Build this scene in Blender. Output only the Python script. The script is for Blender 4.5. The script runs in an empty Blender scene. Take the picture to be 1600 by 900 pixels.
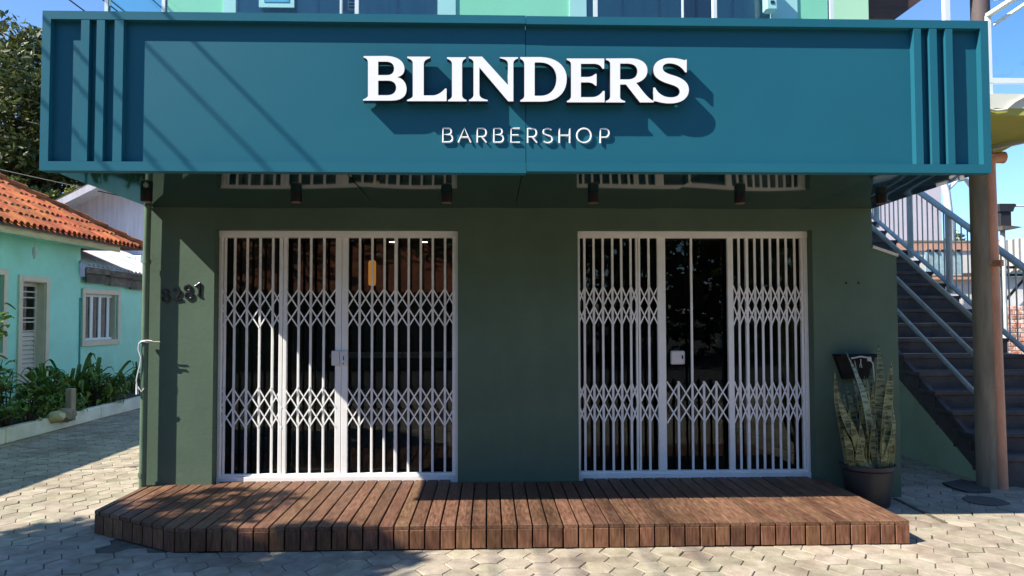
import bpy, bmesh, math, random
from mathutils import Vector, Matrix
R = math.radians
random.seed(7)
SC = bpy.context.scene
COL = SC.collection

# ---------------------------------------------------------------- camera
CP = Vector((0.0, -6.6194, 1.636))
PITCH, YAW, ROLL, FPX = 0.0378, 0.031, -0.0023, 1156.0
_fw = Vector((math.sin(YAW)*math.cos(PITCH), math.cos(YAW)*math.cos(PITCH), math.sin(PITCH)))
_rt = Vector((math.cos(YAW), -math.sin(YAW), 0.0))
_up = _rt.cross(_fw)
RT = math.cos(ROLL)*_rt + math.sin(ROLL)*_up
UP = math.cos(ROLL)*_up - math.sin(ROLL)*_rt
cam_data = bpy.data.cameras.new('camera')
cam_data.sensor_width = 36.0
cam_data.lens = FPX/1600*36.0
cam_data.clip_end = 2000
cam = bpy.data.objects.new('camera', cam_data)
COL.objects.link(cam)
M = Matrix((RT, UP, -_fw)).transposed().to_4x4()
M.translation = CP
cam.matrix_world = M
SC.camera = cam

# ---------------------------------------------------------------- sky, sun, exposure
SUN_TO = Vector((-2.5, -1.0, 2.55)).normalized()
W = bpy.data.worlds.new('World')
SC.world = W
W.use_nodes = True
sky = W.node_tree.nodes.new('ShaderNodeTexSky')
sky.sky_type = 'NISHITA'
sky.sun_disc = False
sky.sun_elevation = math.asin(SUN_TO.z)
sky.sun_rotation = math.atan2(SUN_TO.x, SUN_TO.y) % (2*math.pi)
sky.altitude = 0
sky.air_density = 1.0
sky.dust_density = 0.05
sky.ozone_density = 10.0
bg = W.node_tree.nodes['Background']
bg.inputs['Strength'].default_value = 0.122
hs = W.node_tree.nodes.new('ShaderNodeHueSaturation')
hs.inputs['Saturation'].default_value = 0.98
W.node_tree.links.new(sky.outputs[0], hs.inputs['Color'])
W.node_tree.links.new(hs.outputs[0], bg.inputs['Color'])
sd = bpy.data.lights.new('sun', 'SUN')
sd.energy = 4.8
sd.angle = R(0.5)
sd.color = (1.0, 0.93, 0.82)
sun = bpy.data.objects.new('sun', sd)
sun.rotation_euler = SUN_TO.to_track_quat('Z', 'Y').to_euler()
sun.location = (-12, -8, 20)
COL.objects.link(sun)
SC.view_settings.view_transform = 'Standard'
SC.view_settings.look = 'None'
SC.view_settings.exposure = 1.0
SC.view_settings.gamma = 1.0
SC.cycles.max_bounces = 8
SC.cycles.transparent_max_bounces = 16
SC.cycles.caustics_reflective = False
SC.cycles.caustics_refractive = False

# ---------------------------------------------------------------- helpers
def ray(px, py):
    return _fw + RT*((px-800)/FPX) - UP*((py-450)/FPX)
def aY(px, py, y):
    d = ray(px, py); return CP + d*((y-CP.y)/d.y)
def aX(px, py, x):
    d = ray(px, py); return CP + d*((x-CP.x)/d.x)
def aZ(px, py, z):
    d = ray(px, py); return CP + d*((z-CP.z)/d.z)
def proj(p):
    d = Vector(p)-CP; z = d.dot(_fw)
    if z <= 0.05: return None
    return (800+FPX*d.dot(RT)/z, 450-FPX*d.dot(UP)/z, z)

class MB:
    """collects faces for one mesh"""
    def __init__(s): s.v = []; s.f = []; s.m = []
    def add(s, vs, fs, mi=0):
        n = len(s.v); s.v += [tuple(v) for v in vs]
        for f in fs: s.f.append(tuple(i+n for i in f)); s.m.append(mi)
        return s
    def box(s, x0, x1, y0, y1, z0, z1, mi=0):
        if x0 > x1: x0, x1 = x1, x0
        if y0 > y1: y0, y1 = y1, y0
        if z0 > z1: z0, z1 = z1, z0
        v = [(x0,y0,z0),(x1,y0,z0),(x1,y1,z0),(x0,y1,z0),(x0,y0,z1),(x1,y0,z1),(x1,y1,z1),(x0,y1,z1)]
        return s.add(v, [(3,2,1,0),(4,5,6,7),(0,1,5,4),(1,2,6,5),(2,3,7,6),(3,0,4,7)], mi)
    def cbox(s, x0, x1, y0, y1, z0, z1, c, mi=0):
        """box with chamfered edges (octagon sections on every axis, cheap)"""
        if x0 > x1: x0, x1 = x1, x0
        if y0 > y1: y0, y1 = y1, y0
        if z0 > z1: z0, z1 = z1, z0
        c = min(c, (x1-x0)*.45, (y1-y0)*.45, (z1-z0)*.45)
        vs = []
        for X, sx in ((x0, 1), (x1, -1)):
            for Y, sy in ((y0, 1), (y1, -1)):
                for Z, sz in ((z0, 1), (z1, -1)):
                    vs += [(X, Y+sy*c, Z+sz*c), (X+sx*c, Y, Z+sz*c), (X+sx*c, Y+sy*c, Z)]
        bm = bmesh.new()
        for v in vs: bm.verts.new(v)
        bmesh.ops.convex_hull(bm, input=bm.verts)
        bmesh.ops.dissolve_limit(bm, angle_limit=.01, verts=bm.verts, edges=bm.edges)
        bm.verts.index_update()
        s.add([v.co[:] for v in bm.verts], [tuple(v.index for v in f.verts) for f in bm.faces], mi)
        bm.free(); return s
    def prism(s, poly, d, mi=0):
        """extrude closed 3-D polygon by vector d"""
        n = len(poly); d = Vector(d)
        a = [Vector(p) for p in poly]; b = [p+d for p in a]
        fs = [tuple(range(n))[::-1], tuple(range(n, 2*n))]
        for i in range(n):
            j = (i+1) % n; fs.append((i, j, n+j, n+i))
        return s.add(a+b, fs, mi)
    def tube(s, pts, r, n=8, cap=True, mi=0):
        pts = [Vector(p) for p in pts]
        rs = r if isinstance(r, (list, tuple)) else [r]*len(pts)
        vs = []; fs = []; prev = None
        for i, p in enumerate(pts):
            if i == 0: t = pts[1]-p
            elif i == len(pts)-1: t = p-pts[i-1]
            else: t = (pts[i+1]-p).normalized()+(p-pts[i-1]).normalized()
            t.normalize()
            if prev is None:
                a = t.orthogonal().normalized()
            else:
                a = prev-t*prev.dot(t)
                a = a.normalized() if a.length > 1e-6 else t.orthogonal().normalized()
            prev = a; b = t.cross(a)
            for k in range(n):
                w = 2*math.pi*k/n
                vs.append(p+(a*math.cos(w)+b*math.sin(w))*rs[i])
        for i in range(len(pts)-1):
            for k in range(n):
                l = (k+1) % n
                fs.append((i*n+k, i*n+l, (i+1)*n+l, (i+1)*n+k))
        if cap:
            fs.append(tuple(range(n))[::-1]); fs.append(tuple(range((len(pts)-1)*n, len(pts)*n)))
        return s.add(vs, fs, mi)
    def bar(s, a, b, w, t, up=(0, 1, 0), mi=0):
        """rectangular bar from a to b, width w across, thickness t along 'up'"""
        a = Vector(a); b = Vector(b); d = (b-a).normalized(); u = Vector(up); u = (u-d*u.dot(d)).normalized()
        sd_ = d.cross(u)
        vs = []
        for p in (a, b):
            for i, j in ((-1, -1), (1, -1), (1, 1), (-1, 1)):
                vs.append(p+sd_*(w/2*i)+u*(t/2*j))
        return s.add(vs, [(3,2,1,0),(4,5,6,7),(0,1,5,4),(1,2,6,5),(2,3,7,6),(3,0,4,7)], mi)
    def lathe(s, prof, c, n=24, mi=0):
        c = Vector(c); vs = []; fs = []
        for r, z in prof:
            for k in range(n):
                w = 2*math.pi*k/n; vs.append(c+Vector((r*math.cos(w), r*math.sin(w), z)))
        for i in range(len(prof)-1):
            for k in range(n):
                l = (k+1) % n; fs.append((i*n+k, i*n+l, (i+1)*n+l, (i+1)*n+k))
        fs.append(tuple(range(n))[::-1]); fs.append(tuple(range((len(prof)-1)*n, len(prof)*n)))
        return s.add(vs, fs, mi)
    def mesh(s, name, mats, smooth=False):
        me = bpy.data.meshes.new(name)
        me.from_pydata(s.v, [], s.f)
        for m in (mats if isinstance(mats, (list, tuple)) else [mats]): me.materials.append(m)
        if any(s.m): me.polygons.foreach_set('material_index', s.m)
        bm = bmesh.new(); bm.from_mesh(me); bmesh.ops.recalc_face_normals(bm, faces=bm.faces); bm.to_mesh(me); bm.free()
        if smooth: sm(me)
        me.update()
        return me

def sm(me, ang=40):
    me.polygons.foreach_set('use_smooth', [True]*len(me.polygons))
    me.set_sharp_from_angle(angle=R(ang))

def link(o): COL.objects.link(o); return o
def tag(o, label=None, cat=None, group=None, kind=None):
    if label: o['label'] = label
    if cat: o['category'] = cat
    if group: o['group'] = group
    if kind: o['kind'] = kind
    return o
def thing(name, loc, label, cat, group=None):
    o = bpy.data.objects.new(name, None); o.location = loc; o.empty_display_size = .2
    link(o); return tag(o, label, cat, group)
def put(o, parent=None):
    """parent keeping world placement (parents never rotate)"""
    link(o)
    if parent is not None:
        p = Vector(parent.location); q = parent.parent
        while q is not None: p = p+q.location if False else p; q = None
        o.parent = parent
        o.matrix_parent_inverse = Matrix.Translation(-wloc(parent))
    return o
def wloc(o):
    if o.parent is None: return Vector(o.location)
    return Vector(o.location)          # children are kept in world placement by put()
def part(name, mb, mat, parent=None, smooth=False, loc=None, rot=None, label=None):
    me = mb.mesh(name, mat, smooth) if isinstance(mb, MB) else mb
    o = bpy.data.objects.new(name, me)
    if loc is not None: o.location = loc
    if rot is not None: o.rotation_euler = rot
    put(o, parent)
    if label: o['label'] = label
    return o

# ---------------------------------------------------------------- materials
def nd(t, k): return t.nodes.new(k)
def pm(name, col, rough=.6, var=.15, scale=6, bump=.1, bscale=80, metal=0, rnd=.0, spec=.5, st=(1,1,1), col2=None,
       mixlo=.35, mixhi=.65, bdist=.004, hue=0.0, island=False, dirt=0, dscale=.9, dcol=(.55,.5,.42)):
    m = bpy.data.materials.new(name); m.use_nodes = True
    t = m.node_tree; L = t.links; b = t.nodes['Principled BSDF']
    tc = nd(t, 'ShaderNodeTexCoord'); oi = nd(t, 'ShaderNodeObjectInfo')
    rv = nd(t, 'ShaderNodeVectorMath'); rv.operation = 'SCALE'; rv.inputs[0].default_value = (37.1, 91.7, 53.3)
    src = oi.outputs['Random']
    if island:
        gi = nd(t, 'ShaderNodeNewGeometry'); src = gi.outputs['Random Per Island']
    L.new(src, rv.inputs['Scale'])
    ad = nd(t, 'ShaderNodeVectorMath'); ad.operation = 'ADD'
    L.new(tc.outputs['Object'], ad.inputs[0])
    if rnd or island: L.new(rv.outputs[0], ad.inputs[1])
    mp = nd(t, 'ShaderNodeMapping'); mp.inputs['Scale'].default_value = st
    L.new(ad.outputs[0], mp.inputs[0])
    n1 = nd(t, 'ShaderNodeTexNoise'); n1.inputs['Scale'].default_value = scale; n1.inputs['Detail'].default_value = 8; n1.inputs['Roughness'].default_value = .62
    L.new(mp.outputs[0], n1.inputs['Vector'])
    mr = nd(t, 'ShaderNodeMapRange'); mr.inputs['From Min'].default_value = mixlo; mr.inputs['From Max'].default_value = mixhi
    L.new(n1.outputs['Fac'], mr.inputs['Value'])
    mx = nd(t, 'ShaderNodeMix'); mx.data_type = 'RGBA'
    c = Vector(col)
    a0 = c*(1-var); a1 = Vector(col2) if col2 else c*(1+var)
    if col2: a0 = c
    mx.inputs[6].default_value = (*a0, 1); mx.inputs[7].default_value = (*[min(1, x) for x in a1], 1)
    L.new(mr.outputs[0], mx.inputs[0])
    out = mx.outputs[2]
    if rnd or island:
        hv = nd(t, 'ShaderNodeHueSaturation')
        r2 = nd(t, 'ShaderNodeMapRange'); r2.inputs['To Min'].default_value = 1-rnd; r2.inputs['To Max'].default_value = 1+rnd
        L.new(src, r2.inputs['Value']); L.new(r2.outputs[0], hv.inputs['Value'])
        if hue:
            wn = nd(t, 'ShaderNodeTexWhiteNoise'); wn.noise_dimensions = '1D'; L.new(src, wn.inputs['W'])
            r3 = nd(t, 'ShaderNodeMapRange'); r3.inputs['To Min'].default_value = .5-hue; r3.inputs['To Max'].default_value = .5+hue
            L.new(wn.outputs['Value'], r3.inputs['Value']); L.new(r3.outputs[0], hv.inputs['Hue'])
        L.new(out, hv.inputs['Color']); out = hv.outputs[0]
    if dirt:
        ge = nd(t, 'ShaderNodeNewGeometry'); n3 = nd(t, 'ShaderNodeTexNoise'); n3.inputs['Scale'].default_value = dscale; n3.inputs['Detail'].default_value = 9; n3.inputs['Roughness'].default_value = .68
        L.new(ge.outputs['Position'], n3.inputs['Vector'])
        m3 = nd(t, 'ShaderNodeMapRange'); m3.inputs['From Min'].default_value = .46; m3.inputs['From Max'].default_value = .68; m3.inputs['To Max'].default_value = dirt
        L.new(n3.outputs['Fac'], m3.inputs['Value'])
        x3 = nd(t, 'ShaderNodeMix'); x3.data_type = 'RGBA'; x3.blend_type = 'MULTIPLY'; x3.inputs[7].default_value = (*dcol, 1)
        L.new(m3.outputs[0], x3.inputs[0]); L.new(out, x3.inputs[6]); out = x3.outputs[2]
    L.new(out, b.inputs['Base Color'])
    n2 = nd(t, 'ShaderNodeTexNoise'); n2.inputs['Scale'].default_value = bscale; n2.inputs['Detail'].default_value = 5
    L.new(mp.outputs[0], n2.inputs['Vector'])
    if bump:
        bp = nd(t, 'ShaderNodeBump'); bp.inputs['Strength'].default_value = bump; bp.inputs['Distance'].default_value = bdist
        L.new(n2.outputs['Fac'], bp.inputs['Height']); L.new(bp.outputs[0], b.inputs['Normal'])
    r4 = nd(t, 'ShaderNodeMapRange'); r4.inputs['To Min'].default_value = max(.02, rough-.12*min(1, rough*2)); r4.inputs['To Max'].default_value = min(1, rough+.12*min(1, rough*2))
    L.new(n1.outputs['Fac'], r4.inputs['Value']); L.new(r4.outputs[0], b.inputs['Roughness'])
    b.inputs['Metallic'].default_value = metal
    b.inputs['Specular IOR Level'].default_value = spec
    m['bsdf'] = b.name
    return m
def emit(name, col, s):
    m = bpy.data.materials.new(name); m.use_nodes = True
    b = m.node_tree.nodes['Principled BSDF']
    b.inputs['Base Color'].default_value = (*col, 1)
    b.inputs['Emission Color'].default_value = (*col, 1); b.inputs['Emission Strength'].default_value = s
    return m
def glassmat(name, tint, ior=1.5, rough=0.0, boost=1.0):
    m = bpy.data.materials.new(name); m.use_nodes = True
    t = m.node_tree; L = t.links
    for n in list(t.nodes):
        if n.type != 'OUTPUT_MATERIAL': t.nodes.remove(n)
    o = [n for n in t.nodes if n.type == 'OUTPUT_MATERIAL'][0]
    tr = nd(t, 'ShaderNodeBsdfTransparent'); tr.inputs[0].default_value = (*tint, 1)
    gl = nd(t, 'ShaderNodeBsdfGlossy'); gl.inputs['Roughness'].default_value = rough
    gl.inputs['Color'].default_value = (1, 1, 1, 1)
    fr = nd(t, 'ShaderNodeFresnel'); fr.inputs['IOR'].default_value = ior
    mx = nd(t, 'ShaderNodeMixShader')
    L.new(fr.outputs[0], mx.inputs[0]); L.new(tr.outputs[0], mx.inputs[1]); L.new(gl.outputs[0], mx.inputs[2]); L.new(mx.outputs[0], o.inputs[0])
    return m

WHITE = pm('white_gate_paint', (.90,.90,.87), .38, .05, 5, .05, 60, spec=.5)
WALLG = pm('dark_green_wall_paint', (.096,.148,.104), .75, .09, 1.6, .5, 28, bdist=.003, spec=.25, dirt=.2, dscale=1.1)
TEAL = pm('teal_sign_paint', (.017,.131,.186), .42, .03, 1.2, .012, 40, spec=.2)
TEALD = pm('teal_sign_panel', (.016,.127,.182), .45, .05, .8, .05, 2.2, spec=.2, bdist=.03, dirt=.12, dscale=.8)
BLACKM = pm('black_paint', (.008,.008,.009), .5, .15, 10, .05, 80, spec=.2)
LETW = pm('white_letter_acrylic', (.88,.89,.90), .3, .02, 3, .0)
LETS = pm('dark_letter_side', (.015,.017,.022), .4, .1, 5, .0)
WOOD = pm('brown_deck_wood', (.098,.047,.027), .55, .3, 9, .45, 60, rnd=.26, st=(6,.9,6), col2=(.235,.128,.078), spec=.3, dirt=.7, dscale=2.5, hue=.008, bdist=.003)
WOODV = pm('brown_deck_front_wood', (.10,.042,.022), .55, .3, 9, .45, 60, rnd=.28, st=(6,6,.9), col2=(.23,.115,.066), spec=.3, dirt=.6, dscale=2.5, hue=.008, bdist=.003)
PAVE = pm('sand_concrete_paver', (.29,.245,.178), .85, .16, 7, .6, 55, rnd=.16, col2=(.45,.39,.295), hue=.016, bdist=.006, dirt=.75, dscale=1.6)
PAVES = pm('sand_concrete_paver_field', (.29,.245,.178), .85, .16, 7, .6, 55, rnd=.16, col2=(.45,.39,.295), hue=.016, bdist=.006, island=True, dirt=.75, dscale=1.6)
MORTAR = pm('paver_joint_sand', (.11,.095,.07), .95, .35, 14, .6, 120)
ASPH = pm('asphalt', (.055,.054,.052), .9, .25, 5, .5, 150)
TURQ = pm('turquoise_wall_paint', (.38,.84,.68), .75, .05, 1.1, .25, 90, dirt=.3, dscale=.7)
CREAM = pm('cream_trim_paint', (.66,.60,.45), .6, .07, 5, .12, 60)
FASC = pm('yellowed_fascia_board', (.55,.47,.24), .7, .2, 3, .2, 40, st=(1,1,6))
TILE = pm('terracotta_tile', (.44,.105,.032), .82, .25, 9, .5, 60, rnd=.32, col2=(.68,.20,.065), hue=.012, dirt=.9, dscale=2.2, dcol=(.38,.36,.36))
GABLE = pm('stained_white_render', (.52,.51,.53), .85, .12, 3, .3, 50, st=(4,4,.35), col2=(.68,.67,.69))
WOODW = pm('weathered_white_sheet', (.62,.59,.54), .8, .3, 10, .3, 40, col2=(.80,.77,.72))
GUTT = pm('mouldy_gutter_board', (.06,.055,.045), .85, .4, 6, .4, 40, rnd=.3, col2=(.17,.155,.12))
CONC = pm('dirty_concrete', (.175,.155,.11), .85, .3, 3, .5, 45, st=(3,3,.5), col2=(.31,.265,.18))
PINKP = pm('pink_brown_pvc', (.62,.30,.18), .5, .15, 4, .1, 40, st=(2,2,.6))
GREENP = pm('green_pipe_paint', (.105,.165,.105), .5, .12, 5, .1, 40)
STEPM = pm('dark_slate_step', (.060,.050,.046), .7, .3, 5, .35, 60, rnd=.12, col2=(.125,.105,.095))
STAIRG = pm('mid_green_wall_paint', (.56,.68,.42), .75, .1, 2, .25, 90)
GALV = pm('galvanised_rail', (.56,.58,.53), .6, .14, 6, .08, 60, metal=.0, spec=.2)
POTM = pm('dark_plastic_pot', (.026,.024,.026), .5, .25, 6, .12, 40)
SOILM = pm('soil', (.05,.035,.022), .95, .4, 20, .8, 60, bdist=.02)
PALEG = pm('pale_green_wall_paint', (.44,.74,.50), .7, .04, 2, .1, 60)
PALEW = pm('pale_white_trim', (.72,.80,.80), .6, .04, 2, .1, 60)
LAVW = pm('lavender_white_wall', (.62,.57,.60), .8, .05, 2, .2, 60)
CORR = pm('cream_corrugated_sheet', (.84,.78,.66), .7, .08, 2, .05, 40)
BRICK = pm('whitewashed_brick', (.62,.20,.10), .85, .3, 7, .4, 50, rnd=.3, col2=(.82,.70,.60), mixlo=.42, mixhi=.58)
WHITEW = pm('white_rendered_wall', (.74,.72,.68), .8, .06, 2, .2, 60)
PEACH = pm('peach_ledge_paint', (.66,.36,.24), .75, .12, 4, .2, 50)
BALC = pm('cream_balcony_edge', (.66,.67,.57), .75, .06, 3, .2, 60)
BALU = pm('yellow_green_soffit_paint', (.42,.42,.085), .7, .06, 2, .12, 60)
BROWNR = pm('brown_timber_eave', (.075,.045,.038), .7, .25, 4, .25, 40, st=(1,6,6))
BARKW = pm('pale_bark', (.66,.63,.58), .8, .3, 9, .5, 40, st=(1,1,3), col2=(.85,.83,.80))
BARK = pm('dark_bark', (.07,.05,.035), .9, .3, 8, .7, 40, st=(1,1,.3))
WINB = None
CABLE = pm('black_cable', (.02,.02,.02), .6, .1, 5, 0)
CORD = pm('white_cord', (.72,.72,.70), .7, .08, 20, .1, 100)
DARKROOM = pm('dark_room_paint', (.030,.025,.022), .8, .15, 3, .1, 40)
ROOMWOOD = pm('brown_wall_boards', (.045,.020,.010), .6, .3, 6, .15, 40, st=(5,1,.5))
LAMPO = emit('amber_lamp_glow', (1.0,.36,.05), .3)
LAMPW = emit('ceiling_spot_glow', (1.0,.9,.72), 6.0)
GLASS = glassmat('shop_glass', (.74,.80,.79), 1.36)
GLASSB = glassmat('balcony_glass', (.74,.94,.90), 1.5)
GLASSH = glassmat('house_window_glass', (.75,.8,.8), 1.5)
def soffitmat():
    m = pm('glossy_dark_green_soffit', (.004,.029,.033), .05, .05, 1.0, 0, spec=.6)
    b = m.node_tree.nodes['Principled BSDF']
    b.inputs['Coat Weight'].default_value = .15; b.inputs['Coat Roughness'].default_value = .03
    return m
SOFF = soffitmat()
def leafmat(name, c1, c2, rnd=.25, rough=.5, trans=.25, island=False):
    m = pm(name, c1, rough, .2, 3, .05, 30, rnd=rnd, col2=c2, hue=.015, island=island)
    t = m.node_tree; b = t.nodes['Principled BSDF']; o = [n for n in t.nodes if n.type == 'OUTPUT_MATERIAL'][0]
    tl = nd(t, 'ShaderNodeBsdfTranslucent'); mx = nd(t, 'ShaderNodeMixShader'); mx.inputs[0].default_value = trans
    src = b.inputs['Base Color'].links[0].from_socket
    t.links.new(src, tl.inputs['Color']); t.links.new(b.outputs[0], mx.inputs[1]); t.links.new(tl.outputs[0], mx.inputs[2]); t.links.new(mx.outputs[0], o.inputs[0])
    return m
LEAFG = leafmat('garden_leaf', (.09,.19,.03), (.19,.31,.055), trans=.35)
LEAFL = leafmat('light_garden_leaf', (.18,.27,.045), (.30,.40,.08), trans=.35)
LEAFT = leafmat('tree_leaf', (.055,.080,.020), (.15,.165,.042), rnd=.5, island=True)
LEAFY = leafmat('yellow_green_leaf', (.13,.16,.032), (.28,.29,.07), rnd=.35, island=True)
def snakemat():
    m = bpy.data.materials.new('banded_snake_plant_leaf'); m.use_nodes = True
    t = m.node_tree; L = t.links; b = t.nodes['Principled BSDF']
    tc = nd(t, 'ShaderNodeTexCoord'); oi = nd(t, 'ShaderNodeObjectInfo')
    rv = nd(t, 'ShaderNodeVectorMath'); rv.operation = 'SCALE'; rv.inputs[0].default_value = (11, 7, 5); L.new(oi.outputs['Random'], rv.inputs['Scale'])
    ad = nd(t, 'ShaderNodeVectorMath'); L.new(tc.outputs['Object'], ad.inputs[0]); L.new(rv.outputs[0], ad.inputs[1])
    mp = nd(t, 'ShaderNodeMapping'); mp.inputs['Scale'].default_value = (2.0, 2.0, 11); L.new(ad.outputs[0], mp.inputs[0])
    n = nd(t, 'ShaderNodeTexNoise'); n.inputs['Scale'].default_value = 4.5; n.inputs['Detail'].default_value = 5; n.inputs['Distortion'].default_value = .35; L.new(mp.outputs[0], n.inputs['Vector'])
    cr = nd(t, 'ShaderNodeValToRGB'); e = cr.color_ramp.elements
    e[0].position = .42; e[0].color = (.022,.038,.018,1); e[1].position = .56; e[1].color = (.17,.21,.105,1)
    L.new(n.outputs['Fac'], cr.inputs[0])
    uv = nd(t, 'ShaderNodeAttribute'); uv.attribute_name = 'edge'
    mx = nd(t, 'ShaderNodeMix'); mx.data_type = 'RGBA'; mx.inputs[7].default_value = (.30,.28,.09,1)
    L.new(uv.outputs['Fac'], mx.inputs[0]); L.new(cr.outputs[0], mx.inputs[6]); L.new(mx.outputs[2], b.inputs['Base Color'])
    b.inputs['Roughness'].default_value = .45
    return m
SNAKE = snakemat()

# ================================================================ levels
P_SIGN = 1.613                      # front of the sign stands this far in front of the wall
YF = -P_SIGN
DECK = .17
YG = .145                           # plane of the gates, set back in their openings
YFR = YG-.047
SIL, DTOP = aY(800, 748.5, YFR).z+.012, aY(800, 360.5, YFR).z               # gate opening, sill and head
SOF, STOP = 2.622, 3.70             # soffit height, sign top
XL, XR = -2.93, 3.4975
OPEN = ((aY(339.5, 560, YFR).x, aY(716, 560, YFR).x), (aY(901.5, 560, YFR).x, aY(1265, 560, YFR).x))

# ---------------------------------------------------------------- ground
g = MB(); g.box(-400, 400, -400, 400, -.6, -.035)
tag(part('ground', g, ASPH), 'dark asphalt ground under and around the paved yard', None, None, 'structure')

pave = part('pavement', MB().box(-6.28, 14, -9, 17, -.034, -.0085), MORTAR)
tag(pave, 'sandy hexagonal block paving round the shop front', None, None, 'structure')
HS = .118
def hexmesh(s, h=.014, c=.004):
    mb = MB(); vs = []
    for rr, z in ((s, -h), (s, -c*.8), (s-c, 0)):
        for k in range(6):
            w = math.pi/3*k; vs.append((rr*math.cos(w), rr*math.sin(w), z))
    fs = [tuple(range(12, 18))]
    for i in range(2):
        for k in range(6):
            l = (k+1) % 6; fs.append((i*6+k, i*6+l, (i+1)*6+l, (i+1)*6+k))
    return mb, vs, fs
def build_pavers():
    s = HS; cx = 1.5*s*1.0; cy = math.sqrt(3)*s
    _, vs, fs = hexmesh(s-.0035)
    base = MB().add(vs, fs).mesh('paver', PAVE)
    cells = []
    nx = int(20.6/cx)
    for i in range(nx):
        x = -6.2+i*cx
        for j in range(int(25/cy)):
            y = -8.6+j*cy+(cy/2 if i % 2 else 0)
            if -2.86 < x < 3.66 and y > .05: continue
            if -2.75 < x < 2.94 and -1.25 < y < 0: continue
            if x > 4.86 and y > .3: continue
            if y > 11 and x > -2.9: continue
            cells.append((x, y))
    def size(c):
        p = proj((c[0], c[1], 0))
        if p is None or not (-25 < p[0] < 1625 and p[1] < 925): return -1
        return 1.0/p[2]
    cells.sort(key=size, reverse=True)
    top = [c for c in cells[:300] if size(c) > 0]
    for x, y in top:
        o = bpy.data.objects.new('paver', base)
        o.location = (x+random.uniform(-.003, .003), y+random.uniform(-.003, .003), random.uniform(-.003, .002))
        o.rotation_euler = (random.uniform(-.010, .010), random.uniform(-.010, .010), random.choice((0, 1, 2, 3, 4, 5))*math.pi/3+random.uniform(-.015, .015))
        put(o, pave)
    f = MB()
    for x, y in cells[len(top):]:
        rm = Matrix.Translation((x, y, random.uniform(-.004, .003))) @ Matrix.Rotation(random.uniform(-.012, .012), 4, 'X') @ Matrix.Rotation(random.uniform(-.012, .012), 4, 'Y')
        f.add([rm @ Vector(v) for v in vs], fs)
    o = part('far_pavers', f, PAVES, pave); o['kind'] = 'stuff'
build_pavers()

# ---------------------------------------------------------------- the shop
shop = thing('shop_building', (.3, 0, 0), 'dark green two storey corner shop with two white gated shopfronts', 'building')
wall = MB()
T = .30
def wbox(x0, x1, z0, z1): wall.box(x0, x1, 0, T, z0, z1)
wl = -3.03
(a0, a1), (b0, b1) = OPEN
xn = aY(1363, 388, 0).x
zn1 = aY(1363, 388, 0).z
pR = aY(1404, 401, 0); xr2 = aY(1407, 700, 0).x
wall.prism([(wl,0,-.03),(a0,0,-.03),(a0,0,3.6),(wl,0,3.6)], (0,T,0))
wall.prism([(a0,0,DTOP),(b1,0,DTOP),(b1,0,3.6),(a0,0,3.6)], (0,T,0))
wall.prism([(a1,0,-.03),(b0,0,-.03),(b0,0,DTOP),(a1,0,DTOP)], (0,T,0))
wall.prism([(b1,0,-.03),(xn,0,-.03),(xn,0,3.6),(b1,0,3.6)], (0,T,0))
wall.prism([(a0,0,-.03),(a1,0,-.03),(a1,0,.135),(a0,0,.135)], (0,T,0))
wall.prism([(b0,0,-.03),(b1,0,-.03),(b1,0,.135),(b0,0,.135)], (0,T,0))
wall.prism([(xn,0,-.03),(xr2,0,-.03),(xr2,0,pR.z),(xn,0,zn1)], (0,T,0))
bm_w = wall.mesh('front_wall', WALLG)
_b = bmesh.new(); _b.from_mesh(bm_w); bmesh.ops.remove_doubles(_b, verts=_b.verts, dist=.0005)
# drop the coincident inner faces between the pieces
seen = {}
for f in _b.faces:
    k = tuple(sorted(v.index for v in f.verts)); seen.setdefault(k, []).append(f)
bmesh.ops.delete(_b, geom=[f for fl in seen.values() if len(fl) > 1 for f in fl], context='FACES_ONLY')
_b.to_mesh(bm_w); _b.free()
part('front_wall', bm_w, None, shop)
m = MB(); m.bar((xn-.0, .076, zn1+.014), (xr2+.012, .076, pR.z+.012), .024, .185, up=(0,1,0))
part('wall_cap', m, BALC, shop)
# body
part('left_wall', MB().box(wl, wl+T, T, 4.2, -.03, 3.6), WALLG, shop)
part('right_wall', MB().box(xn-T, xn, T, 4.2, -.03, 3.6), WALLG, shop)
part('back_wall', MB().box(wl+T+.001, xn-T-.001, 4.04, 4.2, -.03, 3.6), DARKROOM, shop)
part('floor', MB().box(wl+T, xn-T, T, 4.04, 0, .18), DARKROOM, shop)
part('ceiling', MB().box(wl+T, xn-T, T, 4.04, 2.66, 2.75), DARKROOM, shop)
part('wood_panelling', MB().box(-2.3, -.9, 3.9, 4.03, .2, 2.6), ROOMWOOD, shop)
# canopy: soffit of slightly sagging glossy sheets, and roof slab
xs = [XL-.085]
for px, py in ((545, 278), (815, 279), (1092, 276), (1382, 274)):
    xs.append(aZ(px, py, SOF).x)
xs.append(XR)
for i in range(5):
    mb = MB(); n, k = 14, 8; x0, x1 = xs[i]+.003, xs[i+1]-.003
    vs = []; fs = []
    for a in range(n+1):
        for b_ in range(k+1):
            u, v = a/n, b_/k
            sag = -.007*math.sin(math.pi*u)*math.sin(math.pi*(v*.8+.2))+.0035*math.sin(u*5+i*2+v*2)
            vs.append((x0+(x1-x0)*u, YF+.07+(P_SIGN-.07-.002)*v, SOF+.022-.040*v+sag))
    for a in range(n):
        for b_ in range(k):
            fs.append((a*(k+1)+b_, (a+1)*(k+1)+b_, (a+1)*(k+1)+b_+1, a*(k+1)+b_+1))
    mb.add(vs, fs)
    part('soffit_panel', mb, SOFF, shop, smooth=True)
part('canopy_slab', MB().box(XL-.06, XR-.01, YF+.1, -.005, SOF+.04, STOP-.06), TEAL, shop)
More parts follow.
